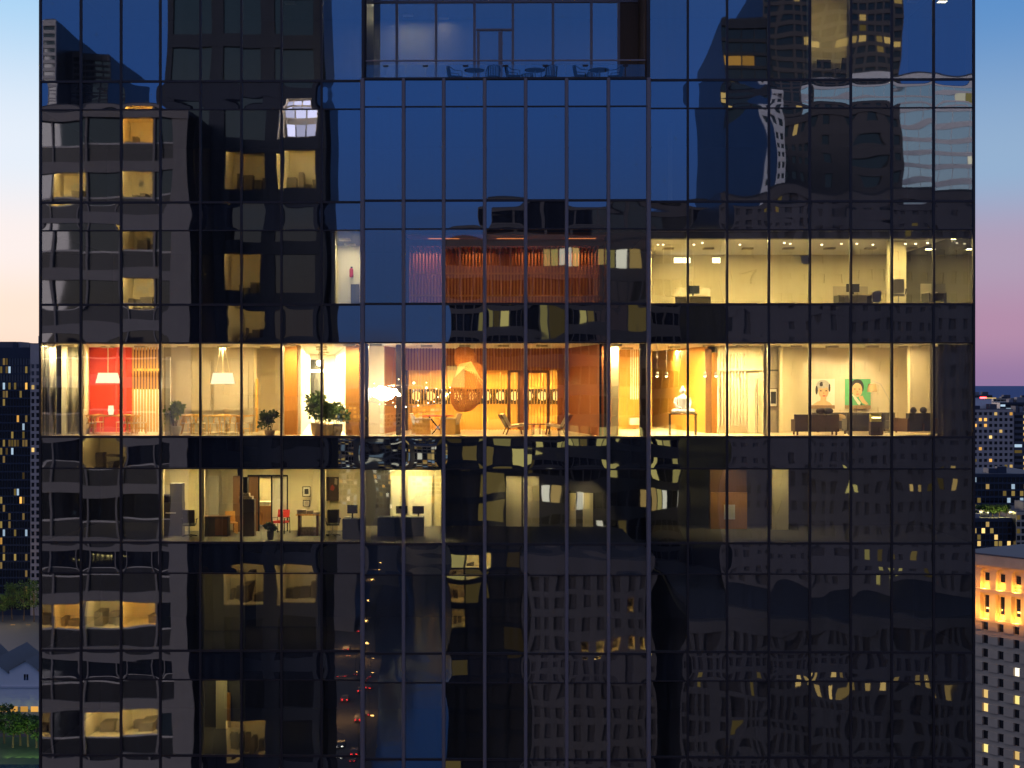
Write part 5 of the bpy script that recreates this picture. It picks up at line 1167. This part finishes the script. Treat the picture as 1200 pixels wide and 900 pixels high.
for i, px in enumerate((1147, 1155, 1163, 1171, 1179)):
    yy = 441; make_tree(['small roof garden tree nearest the glass tower', 'second roof garden tree from the glass tower', 'middle roof garden tree on the low lit block', 'fourth roof garden tree from the glass tower', 'roof garden tree nearest the warehouse'][i], XW(px, 446), 446, 4.2, 3.4, 100 + i, 'roof garden trees', z=ZW(608, 440) + .26)
    point(None, (XW(px + 3, 443), 443, ZW(606, 440) + 1.6), 300, (1, .85, .3), .2, 'garden_light')
# orange floodlit classical building, its wall running towards the viewer on the right
ang = R(-54); Yc = 252
pxc = 1128; x_c = XW(pxc, Yc)
Wc = 37; mC = tt(600, 345)
zr_ = ZW(655, 238, 1143)
t = thing('classical_building', 'tall stone building with floodlit orange arcades under its roof', 'building', (x_c, Yc, 0), ang)
# local x runs along the wall, -y faces the viewer
bayw = 3.7; nb = int(Wc / bayw); Wc = nb * bayw
zc1 = zr_ - 2.4; za1 = zc1 - 4.8; zc2 = za1 - .8; za2 = zc2 - 5.4; zb3 = za2 - .6
wl = MB()
obj('body', MB().box(0, Wc, .9, 40, 0, zr_ - .2), 'stone_buff', t)
obj('roof', MB().box(-.4, Wc + .4, -1.0, 40, zr_ - .19, zr_ + .1), 'roof_blue', t)
obj('cornice', MB().box(-.3, Wc + .3, -.9, .89, zc1, zr_ - .2).box(-.2, Wc + .2, -.6, .89, zc2, za1).box(-.1, Wc + .1, -.35, .89, zb3, za2), 'stone_buff', t)
pl = MB()
for i in range(nb + 1):
    x0, x1 = max(0, i * bayw - .75), min(Wc, i * bayw + .75)
    pl.box(x0, x1, -.05, .89, za1, zc1 - .001); pl.box(x0, x1, -.2, .89, za2, zc2 - .001)
for i in range(nb):                                           # round arch heads
    cx_ = (i + .5) * bayw; rr_ = bayw / 2 - .75
    arc = [(cx_ + rr_ * math.cos(math.pi * j / 8), zc1 - 1.5 + rr_ * math.sin(math.pi * j / 8) * .9) for j in range(9)]
    for j in range(8): pl.add([(arc[j][0], -.05, arc[j][1]), (arc[j + 1][0], -.05, arc[j + 1][1]), (arc[j + 1][0], -.05, zc1), (arc[j][0], -.05, zc1)], [(0, 1, 2, 3)])
obj('colonnade', pl, 'stone_buff', t)
rects = []; r_ = random.Random(4); lit = {}
for i in range(nb):
    cx_ = (i + .5) * bayw
    rects.append((cx_ - .60, cx_ + .60, za1 + 1.6, zc1 - 1.6, ('a', i)))
    rects.append((cx_ - .62, cx_ + .62, za2 + 1.2, zc2 - .6, ('b', i)))
windows(t, rects, .84, 'far_glass', {}, 'arcade_window')
wl = MB(); rects = []
sh = 2.8; nr = int(zb3 / sh)
for r2 in range(nr):
    z1 = zb3 - r2 * sh; 
    wl.box(0, Wc, .28, .85, z1 - sh, z1 - sh + 1.1)
    for i in range(nb + 1):
        wl.box(max(0, i * bayw - 1.15), min(Wc, i * bayw + 1.15), -.06, .85, z1 - sh + 1.1, z1)
    for i in range(nb):
        rects.append(((i + .5) * bayw - .70, (i + .5) * bayw + .70, z1 - sh + 1.1, z1, (r2, i)))
        if r2 > 2 and i % 3 != 2 and r_.random() < (.5 if r2 % 2 else .25): lit[(r2, i)] = r_.choice(('lit_white', 'lit_warm', 'lit_yellow'))
obj('wall', wl, 'stone_buff', t); windows(t, rects, .55, 'far_glass', lit)
obj('flank_wall', MB().box(-.02, .02, .02, .88, 0, zc1 - .01), 'stone_buff', t)
for i in range(nb):
    for (zz_, p_) in ((za1 + .15, 800), (za2 + .15, 800)):
        o = point(t, ((i + .5) * bayw, -.28, zz_ + .15), p_, (1, .40, .05), .15, 'floodlight')
for i in range(5):
    ld = lamp(t, (Wc * (i + .5) / 5, -3.2, zc2 - 4), 700, (1, .40, .05), (5, .3), (R(120), 0, 0), 'floodlight')
